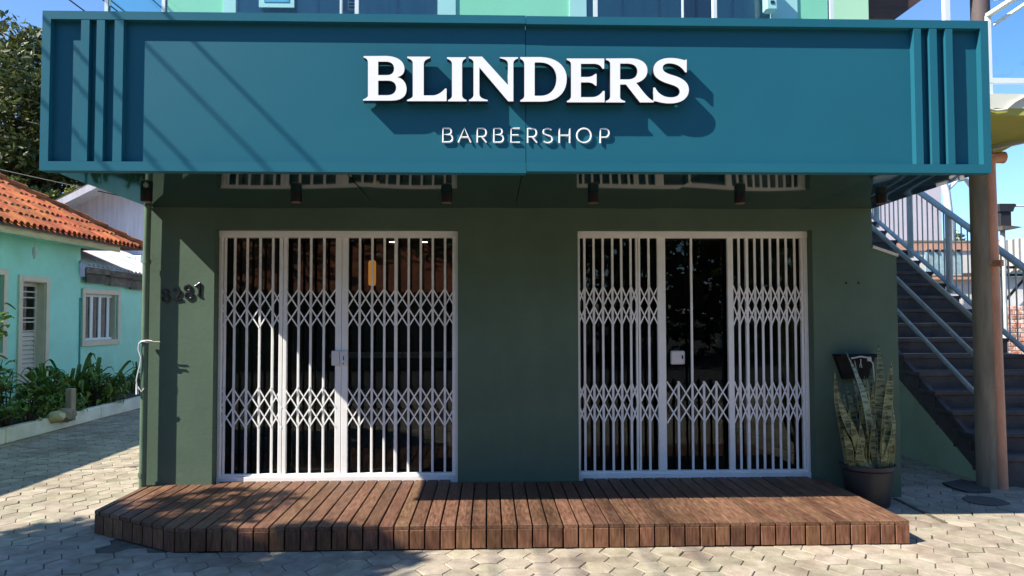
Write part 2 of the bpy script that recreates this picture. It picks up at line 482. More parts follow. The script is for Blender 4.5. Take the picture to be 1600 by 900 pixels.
for x0, x1, nm in ((XL-.085, XL-.062, 'canopy_side'), (XR-.008, XR+.0, 'canopy_side')):
    part(nm, MB().box(x0, x1, YF+.075, -.004, SOF+.022, STOP-.03), TEAL, shop)
# upper storey
zu0, zu1 = 3.72, 6.6
def ux(px): return aY(px, 15, .1).x
upper = [(262, 350, PALEG), (350, 369, PALEW), (684, 712, PALEW), (712, 890, PALEG), (890, 916, PALEW), (1205, 1245, PALEW), (1245, 1357, PALEG)]
for p0, p1, mt in upper:
    part('upper_wall' if mt is PALEG else 'upper_pilaster', MB().box(ux(p0), ux(p1), .1 if mt is PALEG else .085, .35, zu0, zu1), mt, shop)
UPB = pm('painted_sky_reflection', (.55,.78,.95), .6, .12, 4, .1, 30, st=(4,1,.3))  # pale blue sheet standing in for sky reflected in the upstairs glass
for p0, p1 in ((369, 684), (916, 1205)):
    w_ = part('upper_window', MB().box(ux(p0), ux(p1), .15, .19, zu0, zu1), UPB, shop)
    part('pane', MB().box(ux(p0)+.01, ux(p1)-.01, .12, .126, zu0, zu1), GLASSH, w_)
    fr = MB()
    n = 5
    for i in range(n+1):
        xx = ux(p0)+(ux(p1)-ux(p0))*i/n
        fr.box(xx-.012, xx+.012, .128, .146, zu0, zu1)
    part('mullion', fr, pm('blue_grey_frame', (.16,.27,.36), .4, .05, 3, 0), w_)
m = MB(); p = [aY(1357, 0, .3), aY(1357, 29, .3), aY(1400, 29, .3), aY(1440, 0, .3)]
e = [aY(1357, -60, .3), aY(1500, -60, .3)]
m.prism([p[0], p[1], p[2], p[3], e[1], e[0]], (0, 1.6, 0))
part('timber_eave', m, BROWNR, shop)
part('upper_body', MB().box(ux(262), ux(1357), .42, 4.2, zu0, zu1), PALEG, shop)
part('roof_slab', MB().box(-2.9, 3.45, .0, 4.2, 3.605, 3.715), BALC, shop)

# ---------------------------------------------------------------- balcony glass above the sign
bg_ = thing('balcony_balustrade', (.3, -1.2, STOP), 'green tinted glass balustrade with white posts along the top of the sign', 'balustrade')
YB = -1.28
def bx(px): return aY(px, 15, YB).x
part('base_rail', MB().box(bx(165), bx(1500), YB-.03, YB+.03, STOP-.06, STOP-.012), PALEW, bg_)
posts = [(168, .012), (257, .012), (533, .006), (558, .014), (930, .014), (1066, .006), (1116, .014), (1298, .014), (1478, .02)]
for px, hw in posts:
    part('post', MB().box(bx(px)-hw, bx(px)+hw, YB-.02, YB+.02, STOP-.012, STOP+1.0), PALEW, bg_)
pp = sorted(posts)
for (p0, h0), (p1, h1) in zip(pp[:-1], pp[1:]):
    if bx(p1)-bx(p0) < .25: continue
    if p0 >= 1290: continue
    part('glass_panel', MB().box(bx(p0)+h0+.004, bx(p1)-h1-.004, YB-.005, YB+.005, STOP-.005, STOP+.95), GLASSB, bg_)
part('top_rail', MB().box(bx(165), bx(1490), YB-.03, YB+.03, STOP+1.0, STOP+1.05), PALEW, bg_)
# notice in the left window: white frame with blue band
nt = thing('window_notice', (aY(432, 6, .0).x, .06, 4.4), 'pale blue notice with white border hung in the left upstairs window', 'notice')
part('card', MB().box(aY(405, 6, .07).x, aY(460, 6, .07).x, .06, .075, aY(430, 12, .07).z, 4.9), PALEW, nt)
part('picture', MB().box(aY(413, 6, .07).x, aY(452, 6, .07).x, .055, .0598, aY(430, 4, .07).z, 4.86), pm('notice_blue', (.16,.42,.66), .5, .2, 12, 0), nt)
sl_ = thing('street_sign_panel', (aY(551, 8, -1.0).x, -1.0, STOP), 'small blue and white panel beside the pair of thin white posts', 'panel')
part('board', MB().box(aY(544, 8, -1.05).x, aY(557, 8, -1.05).x, -1.06, -1.045, aY(551, 16, -1.05).z, 4.2), PALEW, sl_)
for k in range(3):
    z0 = aY(551, 13-k*5.2, -1.06).z
    part('blue_stripe', MB().box(aY(545.5, 8, -1.06).x, aY(555, 8, -1.06).x, -1.066, -1.0605, z0, z0+.012), pm('stripe_blue', (.03,.30,.62), .5, .1, 12, 0), sl_)
box_ = thing('wall_meter_box', (aY(1208, 10, .05).x, .05, 4.4), 'small white electrical box on the upstairs wall beside the right window', 'box')
part('case', MB().cbox(aY(1196, 10, .0).x, aY(1213, 10, .0).x, -.03, .08, aY(1205, 17, .0).z, 4.7, .01), PALEW, box_)
part('dial', MB().cbox(aY(1202, 10, .0).x, aY(1208, 10, .0).x, -.036, -.0305, aY(1205, 8, .0).z, aY(1205, 3, .0).z, .003), BLACKM, box_)

# ---------------------------------------------------------------- sign
sign = thing('fascia_sign', (.25, YF, SOF), 'long teal fascia sign with raised white lettering over the shopfront', 'sign')
Q = .05
SXL = -3.005
def sz_top(x): return STOP
xseam = aY(822, 150, YF).x
def fz(x, top):       # the frame sags very slightly towards the seam, as built
    return STOP+.0 if top else SOF
FW = .056
yb = YF+Q
# back panels
part('back_panel', MB().box(SXL+.02, xseam-.002, yb, yb+.03, SOF+.02, STOP-.02), TEALD, sign)
part('back_panel', MB().box(xseam+.002, XR-.02, yb+.0015, yb+.03, SOF+.02, STOP-.02), TEALD, sign)
def frame_piece(nm, poly):
    mb = MB(); mb.prism([(x, YF, z) for x, z in poly], (0, Q+.04, 0)); return part(nm, mb, TEAL, sign)
j = .0012
frame_piece('frame_rail', [(SXL, STOP), (xseam-j, STOP), (xseam-j, STOP-FW), (SXL+FW, STOP-FW)])
frame_piece('frame_rail', [(xseam+j, STOP-.003), (XR, STOP-.003), (XR-FW, STOP-FW-.003), (xseam+j, STOP-FW-.003)])
frame_piece('frame_rail', [(SXL, SOF-.006), (SXL+FW, SOF+FW), (xseam-j, SOF+FW), (xseam-j, SOF-.012)])
frame_piece('frame_rail', [(xseam+j, SOF), (xseam+j, SOF+FW+.004), (XR-FW, SOF+FW+.004), (XR, SOF)])
frame_piece('frame_stile', [(SXL, STOP), (SXL+FW, STOP-FW), (SXL+FW, SOF+FW), (SXL, SOF-.006)])
frame_piece('frame_stile', [(XR, STOP-.003), (XR, SOF), (XR-FW, SOF+FW+.004), (XR-FW, STOP-FW-.003)])
for p0, p1 in ((126.5, 139.5), (151, 163.5), (179, 193)):
    x0, x1 = aY(p0, 40, YF).x, aY(p1, 40, YF).x
    part('trim_bar', MB().box(x0, x1, YF+.0015, yb+.02, SOF+FW+.001, STOP-FW-.001), TEAL, sign)
for p0, p1 in ((1427.5, 1438.8), (1452, 1463.5), (1477, 1488)):
    x0, x1 = aY(p0, 45, YF).x, aY(p1, 45, YF).x
    part('trim_bar', MB().box(x0, x1, YF+.0015, yb+.02, SOF+FW+.001+.004, STOP-FW-.005), TEAL, sign)

def bez(p0, c1, c2, p3, n=9):
    out = []
    for i in range(1, n+1):
        t = i/n; a = (1-t)**3; b = 3*(1-t)**2*t; c = 3*(1-t)*t*t; d = t**3
        out.append((a*p0[0]+b*c1[0]+c*c2[0]+d*p3[0], a*p0[1]+b*c1[1]+c*c2[1]+d*p3[1]))
    return out
def path(items):
    pts = []
    for it in items:
        if len(it) == 3: pts += bez(pts[-1], *it)
        else: pts.append(it)
    return pts
def glyph_mesh(name, loops, yfront, thick, bev, mats):
    """loops are lists of (x,z) in metres; filled 2-D curve, extruded, stood upright"""
    cu = bpy.data.curves.new(name, 'CURVE'); cu.dimensions = '2D'; cu.fill_mode = 'BOTH'
    cu.extrude = thick/2-bev; cu.bevel_depth = bev; cu.bevel_resolution = 0
    for lp in loops:
        s = cu.splines.new('POLY'); s.points.add(len(lp)-1)
        for p_, q in zip(s.points, lp): p_.co = (q[0], q[1], 0, 1)
        s.use_cyclic_u = True
    tmp = bpy.data.objects.new('tmp', cu); COL.objects.link(tmp)
    dg = bpy.context.evaluated_depsgraph_get()
    me = bpy.data.meshes.new_from_object(tmp.evaluated_get(dg))
    bpy.data.objects.remove(tmp); bpy.data.curves.remove(cu)
    me.name = name
    me.transform(Matrix.Translation((0, yfront+thick/2, 0)) @ Matrix.Rotation(math.pi/2, 4, 'X'))
    me.materials.clear()
    for mm in mats: me.materials.append(mm)
    for p_ in me.polygons: p_.material_index = 0 if abs(p_.normal.y) > .9 else 1
    return me
ZA = lambda pts: [(560+x/6.154, 80+y/6.154) for x, y in pts]
ZB = lambda pts: [(810+x/5.714, 80+y/5.714) for x, y in pts]
YLET = yb-.082
def w2(pts): return [(lambda v: (v.x, v.z))(aY(x, y, YLET)) for x, y in pts]
GL = {}
GL['B'] = (ZA, [[(50,47),(270,45),((390,50),(443,105),(443,170)),((443,215),(415,240),(370,250)),((430,258),(463,310),(463,365)),((463,440),(410,475),(310,475)),(45,475),(45,464),((80,450),(92,440),(92,420)),(92,110),((92,85),(80,70),(50,60))],
   [(190,100),(270,100),((320,102),(343,130),(343,168)),((343,210),(315,230),(275,230)),(190,230)],
   [(190,283),(290,283),((340,285),(363,315),(363,352)),((363,395),(330,423),(280,423)),(190,423)]])
GL['L'] = (ZA, [[(470,52),(690,52),(690,65),((650,80),(628,90),(628,130)),(628,425),(720,425),((770,420),(800,395),(835,358)),(848,360),(848,480),(468,480),(468,468),((505,455),(523,445),(523,425)),(523,120),((523,90),(505,78),(470,66))]])
GL['I'] = (ZA, [[(852,58),(1034,58),(1034,70),((1005,82),(997,100),(997,125)),(997,420),((997,445),(1010,460),(1040,468)),(1040,482),(862,482),(862,468),((890,458),(900,445),(900,425)),(900,130),((900,95),(885,85),(852,72))]])
GL['N'] = (ZA, [[(1062,52),(1190,52),(1438,325),(1438,125),((1438,90),(1415,78),(1360,66)),(1360,57),(1535,57),(1535,70),((1500,80),(1490,95),(1490,125)),(1490,482),(1440,482),(1163,155),(1163,405),((1163,440),(1185,458),(1243,468)),(1243,480),(1063,480),(1063,468),((1095,455),(1107,440),(1107,415)),(1107,110),((1105,85),(1090,78),(1062,66))]])
GL['D'] = (ZB, [[(17,52),(200,52),((350,55),(432,140),(432,245)),((432,370),(350,450),(210,450)),(17,450),(17,438),((45,425),(53,412),(53,395)),(53,125),((53,95),(45,82),(17,68))],
   [(145,100),(200,100),((290,103),(340,165),(340,245)),((340,330),(290,398),(200,398)),(145,398)]])
GL['E'] = (ZB, [[(432,65),(766,65),(766,155),(752,158),((735,125),(710,112),(670,112)),(558,112),(558,230),(620,230),((655,228),(672,215),(685,203)),(698,203),(698,307),(685,307),((670,290),(655,280),(620,278)),(558,278),(558,410),(660,410),((705,408),(735,385),(755,355)),(770,355),(770,456),(434,456),(434,444),((460,432),(470,420),(470,400)),(470,125),((470,95),(460,88),(432,78))]])
GL['R'] = (ZB, [[(782,65),(1000,63),((1095,65),(1152,105),(1152,170)),((1152,230),(1115,265),(1052,283)),((1100,340),(1150,420),(1208,445)),(1208,457),(1085,457),(960,297),(908,297),(908,410),((908,428),(925,438),(953,445)),(953,457),(780,457),(780,445),((808,435),(820,422),(820,400)),(820,120),((820,95),(810,85),(782,78))],
   [(908,110),(980,110),((1035,113),(1062,140),(1062,180)),((1062,225),(1035,250),(980,252)),(908,252)]])
GL['S'] = (ZB, [[(1503,75),(1503,188),(1488,188),((1460,140),(1410,108),(1345,108)),((1310,108),(1288,125),(1288,150)),((1288,180),(1320,198),(1380,215)),((1470,240),(1522,280),(1522,345)),((1522,420),(1455,466),(1355,466)),((1310,466),(1270,460),(1222,445)),(1205,450),(1205,325),(1222,325),((1245,380),(1300,412),(1360,412)),((1410,412),(1440,395),(1440,362)),((1440,325),(1405,310),(1345,292)),((1255,265),(1205,230),(1205,170)),((1205,100),(1265,60),(1355,60)),((1400,60),(1450,68),(1488,82)),(1490,75)]])
for ch in 'BLINDERS':
    z, loops = GL[ch]
    part('letter', glyph_mesh('letter', [w2(z(path(l))) for l in loops], YLET, .066, .0015, (LETW, LETS)), None, sign, label='large raised white serif letter %s' % ch)
def arc(cx, cy, rx, ry, a0_, a1_, n=12):
    return [(cx+rx*math.cos(R(a0_+(a1_-a0_)*i/n)), cy+ry*math.sin(R(a0_+(a1_-a0_)*i/n))) for i in range(n+1)]
SM = {  # strokes in the zoomed picture's pixels
 0: ('B', [[(68,235),(68,112),(110,112)]+arc(110,140,30,28,-90,90)+[(68,168),(118,170)]+arc(118,201,33,32,-90,90)+[(68,234)]]),
 1: ('A', [[(200,236),(252,110),(308,236)],[(220,192),(287,192)]]),
 2: ('R', [[(364,236),(364,114),(408,114)]+arc(408,150,33,36,-90,90)+[(364,186)],[(400,186),(442,236)]]),
 3: ('B', [[(507,235),(507,114),(548,114)]+arc(548,141,30,28,-90,90)+[(507,169),(556,171)]+arc(556,203,33,32,-90,90)+[(507,235)]]),
 4: ('E', [[(728,115),(655,115),(655,235),(730,235)],[(655,173),(718,173)]]),
 5: ('R', [[(798,238),(798,116),(842,116)]+arc(842,152,32,36,-90,90)+[(798,188)],[(836,188),(878,238)]]),
 6: ('S', [arc(970,146,37,31,-35,-180,8)+[(936,160),(962,172),(990,180)]+arc(970,208,40,31,-35,150,10)]),
 7: ('H', [[(1071,114),(1071,240)],[(1160,114),(1160,240)],[(1071,176),(1160,176)]]),
 8: ('O', [arc(1283,176,61,61,0,360,28)]),
 9: ('P', [[(1424,241),(1424,117),(1465,117)]+arc(1465,154,34,37,-90,90)+[(1424,191)]]),
}
for k, (ch, strokes) in SM.items():
    mb = MB()
    for si, st_ in enumerate(strokes):
        pts = [aY(680+x/5.517, 180+y/5.517, yb-.009) for x, y in st_]
        for p_ in pts: p_.y -= .0004*si
        mb.tube(pts, .0062, 6)
    part('letter', mb, LETW, sign, smooth=False, label='thin white sans letter %s' % ch)

# ---------------------------------------------------------------- canopy downlights
def downlight(px, label, ytop=-.74):
    p = Vector((aY(px, 300, ytop).x, ytop, SOF))
    t = thing('canopy_downlight', (p.x, p.y, SOF), label, 'downlight', 'black downlights under the canopy')
    part('housing', MB().lathe([(.044, SOF+.03), (.044, SOF-.072), (.040, SOF-.080), (.036, SOF-.080)], (p.x, p.y, 0), 20), BLACKM, t, smooth=True)
    part('lens_ring', MB().lathe([(.040, SOF-.0805), (.040, SOF-.085), (.024, SOF-.086)], (p.x, p.y, 0), 16), pm('copper_ring', (.30,.14,.10), .4, .1, 5, 0, metal=.6), t, smooth=True)
for px, lb in ((229, 'black cylinder downlight at the green drainpipe corner of the canopy'), (463, 'black cylinder downlight above the left leaf of the house number side gate'),
               (698, 'black cylinder downlight above the inner end of the gate with the double lock'), (927, 'black cylinder downlight above the wall side end of the gate with the square lock'),
               (1156, 'black cylinder downlight above the closely bunched bars of the right gate'), (1377, 'black cylinder downlight at the stair corner of the canopy')):
    downlight(px, lb)

# ---------------------------------------------------------------- gates
def gz(py, px=700): return aY(px, py, YG).z
def gx(px, py=560): return aY(px, py, YG).x
def gframe(xa, xb, label):
    t = thing('gate_frame', ((xa+xb)/2, 0, SIL), label, 'gate frame', 'white steel frames of the shop gates')
    part('head_rail', MB().cbox(xa+.001, xb-.001, YG-.047, YG+.05, DTOP-.062, DTOP-.001, .004), WHITE, t)
    part('sill_rail', MB().cbox(xa+.001, xb-.001, YG-.047, YG+.05, .1355, SIL+.026, .004), WHITE, t)
    part('sill_track', MB().cbox(xa+.03, xb-.03, YG-.023, YG+.025, SIL+.0262, SIL+.045, .003), WHITE, t)
    for x0, x1 in ((xa+.002, xa+.032), (xb-.032, xb-.002)):
        part('jamb', MB().cbox(x0, x1, YG-.041, YG+.045, SIL+.0265, DTOP-.0625, .003), WHITE, t)
    return t
gframe(a0, a1, 'white steel frame round the gate nearest the house number')
gframe(b0, b1, 'white steel frame round the gate nearest the potted plant')
ZT, ZBOT = DTOP-.063, SIL+.046
_meshes = {}
def barmesh(w, d, h, c=.003):
    k = ('bar', round(w,4), round(d,4), round(h,3))
    if k not in _meshes: _meshes[k] = MB().cbox(-w/2, w/2, -d/2, d/2, 0, h, c).mesh('bar', WHITE)
    return _meshes[k]
def strapmesh(dx, dz):
    k = ('strap', round(dx,3), round(dz,3))
    if k not in _meshes:
        L_ = math.hypot(dx, dz); a = math.atan2(dz, dx)
        mb = MB(); mb.box(-L_/2-.008, L_/2+.008, -.002, .002, -.0062, .0062)
        rm = Matrix.Rotation(-a, 4, 'Y'); mb.v = [tuple(rm @ Vector(v)) for v in mb.v]
        _meshes[k] = mb.mesh('strap', WHITE)
    return _meshes[k]
def gbar(t, x, z0=ZBOT, z1=ZT, w=.0215, d=.016, name='bar', y=YG):
    return part(name, barmesh(w, d, z1-z0), None, t, loc=(x, y, z0))
def lattice(t, xs, z0, zm, z1):
    """scissor straps riding on the bars at xs: each spans two bays, both ways"""
    n = len(xs)
    for s, yo in ((1, -.0155), (-1, -.0205)):
        for i in range(-1, n-1):
            a, b = i, i+2
            if s == 1: za, zb = z0, z1
            else: za, zb = z1, z0
            if a < 0: a, za = 0, zm
            if b > n-1: b, zb = n-1, zm
            if a == b: continue
            xa, xb = xs[a], xs[b]
            part('strap', strapmesh(xb-xa, zb-za), None, t, loc=((xa+xb)/2, YG+yo-.0006*(i % 2), (za+zb)/2))
    for x in xs[1:-1]:
        for z in (z0, zm, z1):
            k = ('rivet',)
            if k not in _meshes: _meshes[k] = MB().cbox(-.006, .006, -.003, .003, -.006, .006, .0025).mesh('rivet', WHITE)
            part('rivet', _meshes[k], None, t, loc=(x, YG-.0265, z))
UPB1 = (gz(511), gz(481), gz(451)); LOB1 = (gz(665), gz(634.5), gz(604))
UPB2 = (gz(508.5, 1000), gz(478, 1000), gz(447.5, 1000)); LOB2 = (gz(660, 1000), gz(629, 1000), gz(597.5, 1000))
GRP = 'white folding gate leaves across the shopfronts'
def leaf(label, bars, runs, stiles, ref):
    """bars: px centres of thin bars; runs: list of px lists for the lattice bands; stiles: (p0,p1) px"""
    allp = bars+[p for s in stiles for p in s]
    t = thing('folding_gate', (gx((min(allp)+max(allp))/2, ref), YG, SIL), label, 'folding gate', GRP)
    for p_ in bars: gbar(t, gx(p_, ref))
    for p0, p1 in stiles:
        x0, x1 = gx(p0, ref), gx(p1, ref)
        gbar(t, (x0+x1)/2, w=x1-x0, d=.04, name='stile')
    return t
REF = 400
def L_(t, pxs, bands):
    xs_ = [gx(p, REF) for p in pxs]
    for z0, zm, z1 in bands: lattice(t, xs_, z0, zm, z1)
g1 = leaf('white folding gate leaf hung beside the house number wall', [353, 367.5, 387, 407, 427, 467.6, 486.3, 506.8], None, [(437.5, 443.3), (444.2, 450), (525.2, 534.6)], REF)
L_(g1, [348.5, 367.5, 387, 407, 427, 443], (UPB1, LOB1)); L_(g1, [447, 467.6, 486.3, 506.8, 526.5], (UPB1, LOB1))
g2 = leaf('white folding gate leaf meeting the middle pier, double lock on its edge', [562.5, 581.9, 601, 638.8, 657.7, 676.3, 695.5], None, [(535.2, 544.8), (616.6, 621.6), (707, 711)], REF)
L_(g2, [544, 562.5, 581.9, 601, 619, 638.8, 657.7, 676.3, 695.5, 711], (UPB1, LOB1))
g3 = leaf('white folding gate leaf between the middle pier and the open glass bay', [912.9, 927.3, 941.5, 956.5, 970.5, 985, 1013.2], None, [(992.6, 995.4), (996.4, 999.6), (1026, 1038.6)], REF)
L_(g3, [902, 912.9, 927.3, 941.5, 956.5, 970.5, 985, 995], (UPB2, LOB2)); L_(g3, [998, 1013.2, 1027], (UPB2, LOB2))
g4 = leaf('white low gate section with lattice only at knee height, in front of bare glass', [1079.5], None, [], REF)
for p_ in (1058, 1097.5, 1116.5): gbar(g4, gx(p_, REF), z1=LOB2[2]+.01)
L_(g4, [1040, 1058, 1079.5, 1097.5, 1116.5, 1135], (LOB2,))
g5 = leaf('white folding gate leaf bunched tightest, nearest the potted plant', [1154, 1178.8, 1190.5, 1203, 1215.5, 1227.7, 1241], None, [(1135.4, 1144.2), (1163.6, 1168), (1249.5, 1253)], REF)
L_(g5, [1144, 1154, 1166, 1178.8, 1190.5, 1203, 1215.5, 1227.7, 1241, 1252], (UPB2, LOB2))
# locks
for p0, p1, own in ((517.6, 530.2, g1), (530.8, 542.8, g2)):
    x0, x1 = aY(p0, 560, YFR).x, aY(p1, 560, YFR).x
    lk = part('lock', MB().cbox(x0, x1, YG-.047, YG-.0215, aY(530, 571, YFR).z, aY(530, 548, YFR).z, .006), pm('lock_white', (.70,.71,.72), .35, .04, 4, 0), own)
    if own is g2:
        xm = (x0+x1)/2
        part('keyhole', MB().cbox(xm-.004, xm+.004, YG-.051, YG-.0475, aY(530, 563, YFR).z, aY(530, 556.5, YFR).z, .002), BLACKM, lk)
        part('keyhole', MB().cbox(xm-.006, xm+.004, YG-.051, YG-.0475, aY(530, 569, YFR).z, aY(530, 567, YFR).z, .002), BLACKM, lk)

# ---------------------------------------------------------------- glass behind the gates
YGL = .225
def glazing(xa, xb, panes, label):
    t = thing('glass_shopfront', ((xa+xb)/2, YGL, SIL), label, 'glass door', 'frameless glass shopfronts behind the gates')
    for i in range(panes):
        x0 = xa+(xb-xa)*i/panes; x1 = xa+(xb-xa)*(i+1)/panes
        part('glass_pane', MB().box(x0+.004, x1-.004, YGL+(i % 2)*.012, YGL+.008+(i % 2)*.012, SIL+.03, DTOP-.03), GLASS, t)
    part('glass_rail', MB().box(xa, xb, YGL-.012, YGL+.03, SIL+.001, SIL+.0295), BLACKM, t)
    part('glass_rail', MB().box(xa, xb, YGL-.012, YGL+.03, DTOP-.0295, DTOP-.001), BLACKM, t)
    return t
gl1 = glazing(a0, a1, 4, 'dark glass behind the gate with the double lock')
gl2 = glazing(b0, b1, 4, 'dark glass behind the gate with the open middle bay')
x0, x1 = aY(1048.3, 560, .19).x, aY(1070.3, 560, .19).x
lk = part('lock', MB().cbox(x0, x1, .188, .222, aY(1059, 569.5, .19).z, aY(1059, 548, .19).z, .010), pm('lock_white2', (.72,.73,.74), .35, .04, 4, 0), gl2)
part('keyhole', MB().cbox(x1-.032, x1-.018, .184, .1875, aY(1059, 561, .19).z, aY(1059, 555, .19).z, .003), BLACKM, lk)
# inside the shop
def pendant(px, py0, py1, y, label):
    p = aY(px, (py0+py1)/2, y); z1 = aY(px, py0, y).z; z0 = aY(px, py1, y).z
    t = thing('pendant_lamp', (p.x, p.y, z1), label, 'lamp')
    part('lamp_shade', MB().lathe([(.036, z0), (.042, z0+.03), (.042, z1-.02), (.03, z1)], (p.x, p.y, 0), 16), LAMPO, t, smooth=True)
    part('flex', MB().tube([(p.x, p.y, z1), (p.x, p.y, 2.66)], .005, 6), BLACKM, t)
pendant(581.5, 407, 446, 1.6, 'glowing amber pendant lamp inside behind the left shopfront')
for px, py, lb in ((613.5, 378, 'small lit ceiling spot left of the pair inside the shop'), (663, 378, 'small lit ceiling spot right of the pair inside the shop')):
    p = aZ(px, py, 2.655)
    t = thing('ceiling_spot', p, lb, 'ceiling light', 'small lit ceiling spots inside the shop')
    part('lamp_face', MB().lathe([(.045, -.004), (.045, .004)], p, 14), LAMPW, t)
    part('trim_ring', MB().lathe([(.060, -.001), (.060, .006)], p, 14), BLACKM, t)
cu_ = MB(); vs = []; fs = []
xa, xb = aY(1215, 450, .6).x, aY(1262, 450, .6).x
for i in range(41):
    u = i/40; x = xa+(xb-xa)*u; y = .6+.03*math.sin(u*38)
    vs += [(x, y, .75), (x, y, 2.3)]
for i in range(40): fs.append((2*i, 2*i+2, 2*i+3, 2*i+1))
cu_.add(vs, fs)
ct = part('curtain', cu_, pm('ochre_curtain', (.36,.25,.06), .8, .15, 5, .1, 40), None, smooth=True)
tag(ct, 'ochre curtain hanging inside at the plant end of the right shopfront', 'curtain')
cn = thing('shop_counter', (-1.2, 3.2, .18), 'dim dark counter with a pale top deep inside the shop', 'counter')
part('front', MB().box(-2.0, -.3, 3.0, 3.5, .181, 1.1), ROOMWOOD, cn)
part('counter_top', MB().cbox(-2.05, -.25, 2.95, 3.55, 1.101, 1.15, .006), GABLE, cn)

# ---------------------------------------------------------------- deck
deck = thing('timber_deck', (.3, -.7, 0), 'low dark brown timber deck with a clipped left corner before the gates', 'deck')
xdL, xdR = -2.18, 3.005
YD = -1.362
pitch = (xdR-xdL)/48
cL = aZ(148, 797.6, DECK)            # clipped corner's outer end
cx0, cy0 = cL.x, cL.y
def front_y(x):
    if x >= xdL: return YD
    return YD+(cy0-YD)*(xdL-x)/(xdL-cx0)
gap = .011
i0 = -int((xdL-cx0)/pitch)-1
for i in range(i0, 48):
    x0 = xdL+i*pitch+gap/2; x1 = xdL+(i+1)*pitch-gap/2
    x0 = max(x0, cx0)
    if x1-x0 < .02: continue
    f0, f1 = front_y(x0), front_y(x1)
    zj = random.uniform(-.0015, .0015)
    mb = MB(); c = .003
    ins = 0.0
    bk_ = YFR-.003 if any(p+.01 < x0 and x1 < q-.01 for p, q in OPEN) else -.004
    poly = [(x0, f0), (x1, f1), (x1, bk_), (x0, bk_)]
    pass
    vs = []
    for (z, k) in ((DECK-.028, 0), (DECK-c+zj, 0), (DECK+zj, c)):
        for q, (x, y) in enumerate(poly):
            vs.append((x+(k if q in (0, 3) else -k), y+(k if q in (0, 1) else -k), z))
    fs = [(8, 9, 10, 11), (3, 2, 1, 0)]
    for a in range(2):
        for q in range(4):
            l = (q+1) % 4; fs.append((a*4+q, a*4+l, a*4+4+l, a*4+4+q))
    mb.add(vs, fs)
    part('deck_board', mb, WOOD, deck)
for i in range(48):
    x0 = xdL+i*pitch+gap/2; x1 = xdL+(i+1)*pitch-gap/2
    yo = random.uniform(-.002, .002)
    part('front_board', MB().cbox(x0, x1, YD-.004+yo, YD+.022+yo, .004+random.uniform(0, .006), DECK-.0305, .003), WOODV, deck)
# clipped corner boards follow the diagonal
dv = Vector((xdL-cx0, YD-cy0, 0)); Ld = dv.length; dv.normalize(); nv = Vector((dv.y, -dv.x, 0)); 
nb = int(Ld/pitch)
for i in range(nb):
    s0, s1 = Ld*i/nb+gap/2, Ld*(i+1)/nb-gap/2
    a = Vector((cx0, cy0, 0))+dv*s0; b = Vector((cx0, cy0, 0))+dv*s1
    off = nv*.003
    lean = dv*-.03
    mb = MB()
    mb.prism([a+off+Vector((0,0,.004)), b+off+Vector((0,0,.004)), b+off+Vector((0,0,DECK-.0305)), a+off+Vector((0,0,DECK-.0305))], -nv*.024)
    part('corner_board', mb, WOODV, deck)
part('side_board', MB().box(xdR-.026, xdR-.002, YD+.03, -.01, .004, DECK-.031), WOODV, deck)
part('side_board', MB().box(cx0+.004, cx0+.026, cy0+.03, -.01, .004, DECK-.031), WOODV, deck)
part('frame', MB().box(xdL+.05, xdR-.05, YD+.06, -.02, .0, DECK-.032), BLACKM, deck)

# ---------------------------------------------------------------- drainpipe, cable, cord, number
dp = thing('green_drainpipe', (aY(221, 762, -.06).x, -.06, 0), 'thin green drainpipe down the left corner of the shop', 'drainpipe')
pt = [aY(231, 322, -.07), aY(229, 390, -.07), aY(226, 560, -.07), aY(222.5, 764, -.07)]
part('pipe', MB().tube([pt[0]+Vector((0,0,.12))]+pt, .030, 12), GREENP, dp, smooth=True)
part('upper_pipe', MB().tube([aY(227, 262, -1.2), aY(228, 290, -1.0)], .018, 10), GREENP, dp, smooth=True)
for py, px in ((412, 229.3), (745, 222)):
    q = aY(px, py, -.07); part('collar', MB().tube([q, q+Vector((0,0,.035))], .035, 12), GREENP, dp, smooth=True)
q = aY(222, 760, -.05); part('shoe', MB().tube([q+Vector((0,.0,.02)), q+Vector((.03,-.02,-.02)), q+Vector((.05,-.03,-.05))], .022, 10), GREENP, dp, smooth=True)
lp = [(231, 418), (230, 440), (229, 465), (225, 485), (222, 494), (225, 497), (228, 488), (231, 465), (231.5, 440)]
tag(part('hanging_cable', MB().tube([aY(x, y, -.085) for x, y in lp], .004, 6), pm('grey_cable', (.25,.24,.17), .6, .1, 5, 0), None, smooth=True), 'thin grey cable loop hanging on the green drainpipe', 'cable')
cw = thing('white_cord', aY(228, 534, -.1), 'white cord tied round the green drainpipe, frayed end hanging', 'cord')
q = aY(227, 534, -.07)
ring = [(q.x+.038*math.cos(a), -.07+.038*math.sin(a), q.z+.004*math.sin(3*a)+.0) for a in [i*math.pi/8 for i in range(17)]]
part('knot', MB().tube(ring, .007, 6), CORD, cw, smooth=True)
part('strand', MB().tube([aY(x, y, -.105) for x, y in ((238, 533), (230, 532), (222, 533), (217, 537), (216, 546), (220, 558), (219, 570), (216, 580), (213, 594), (214, 602), (217, 608))], .006, 6), CORD, cw, smooth=True)
part('frayed_end', MB().tube([aY(x, y, -.105) for x, y in ((213.5, 600), (214, 608), (214.5, 616))], [.007, .011, .014], 7), CORD, cw)
part('frayed_end', MB().tube([aY(x, y, -.105) for x, y in ((216, 604), (221, 612), (225, 607))], [.005, .006, .005], 6), CORD, cw)
part('yellow_tail', MB().tube([aY(x, y, -.085) for x, y in ((234, 533), (241, 534), (250, 534))], .005, 6), FASC, cw)
hn = thing('house_number', aY(284, 460, -.02), 'black plastic house number 8281 climbing the lit green wall', 'house number')
ZD = lambda x, y: (245+x/20, 435+y/20)
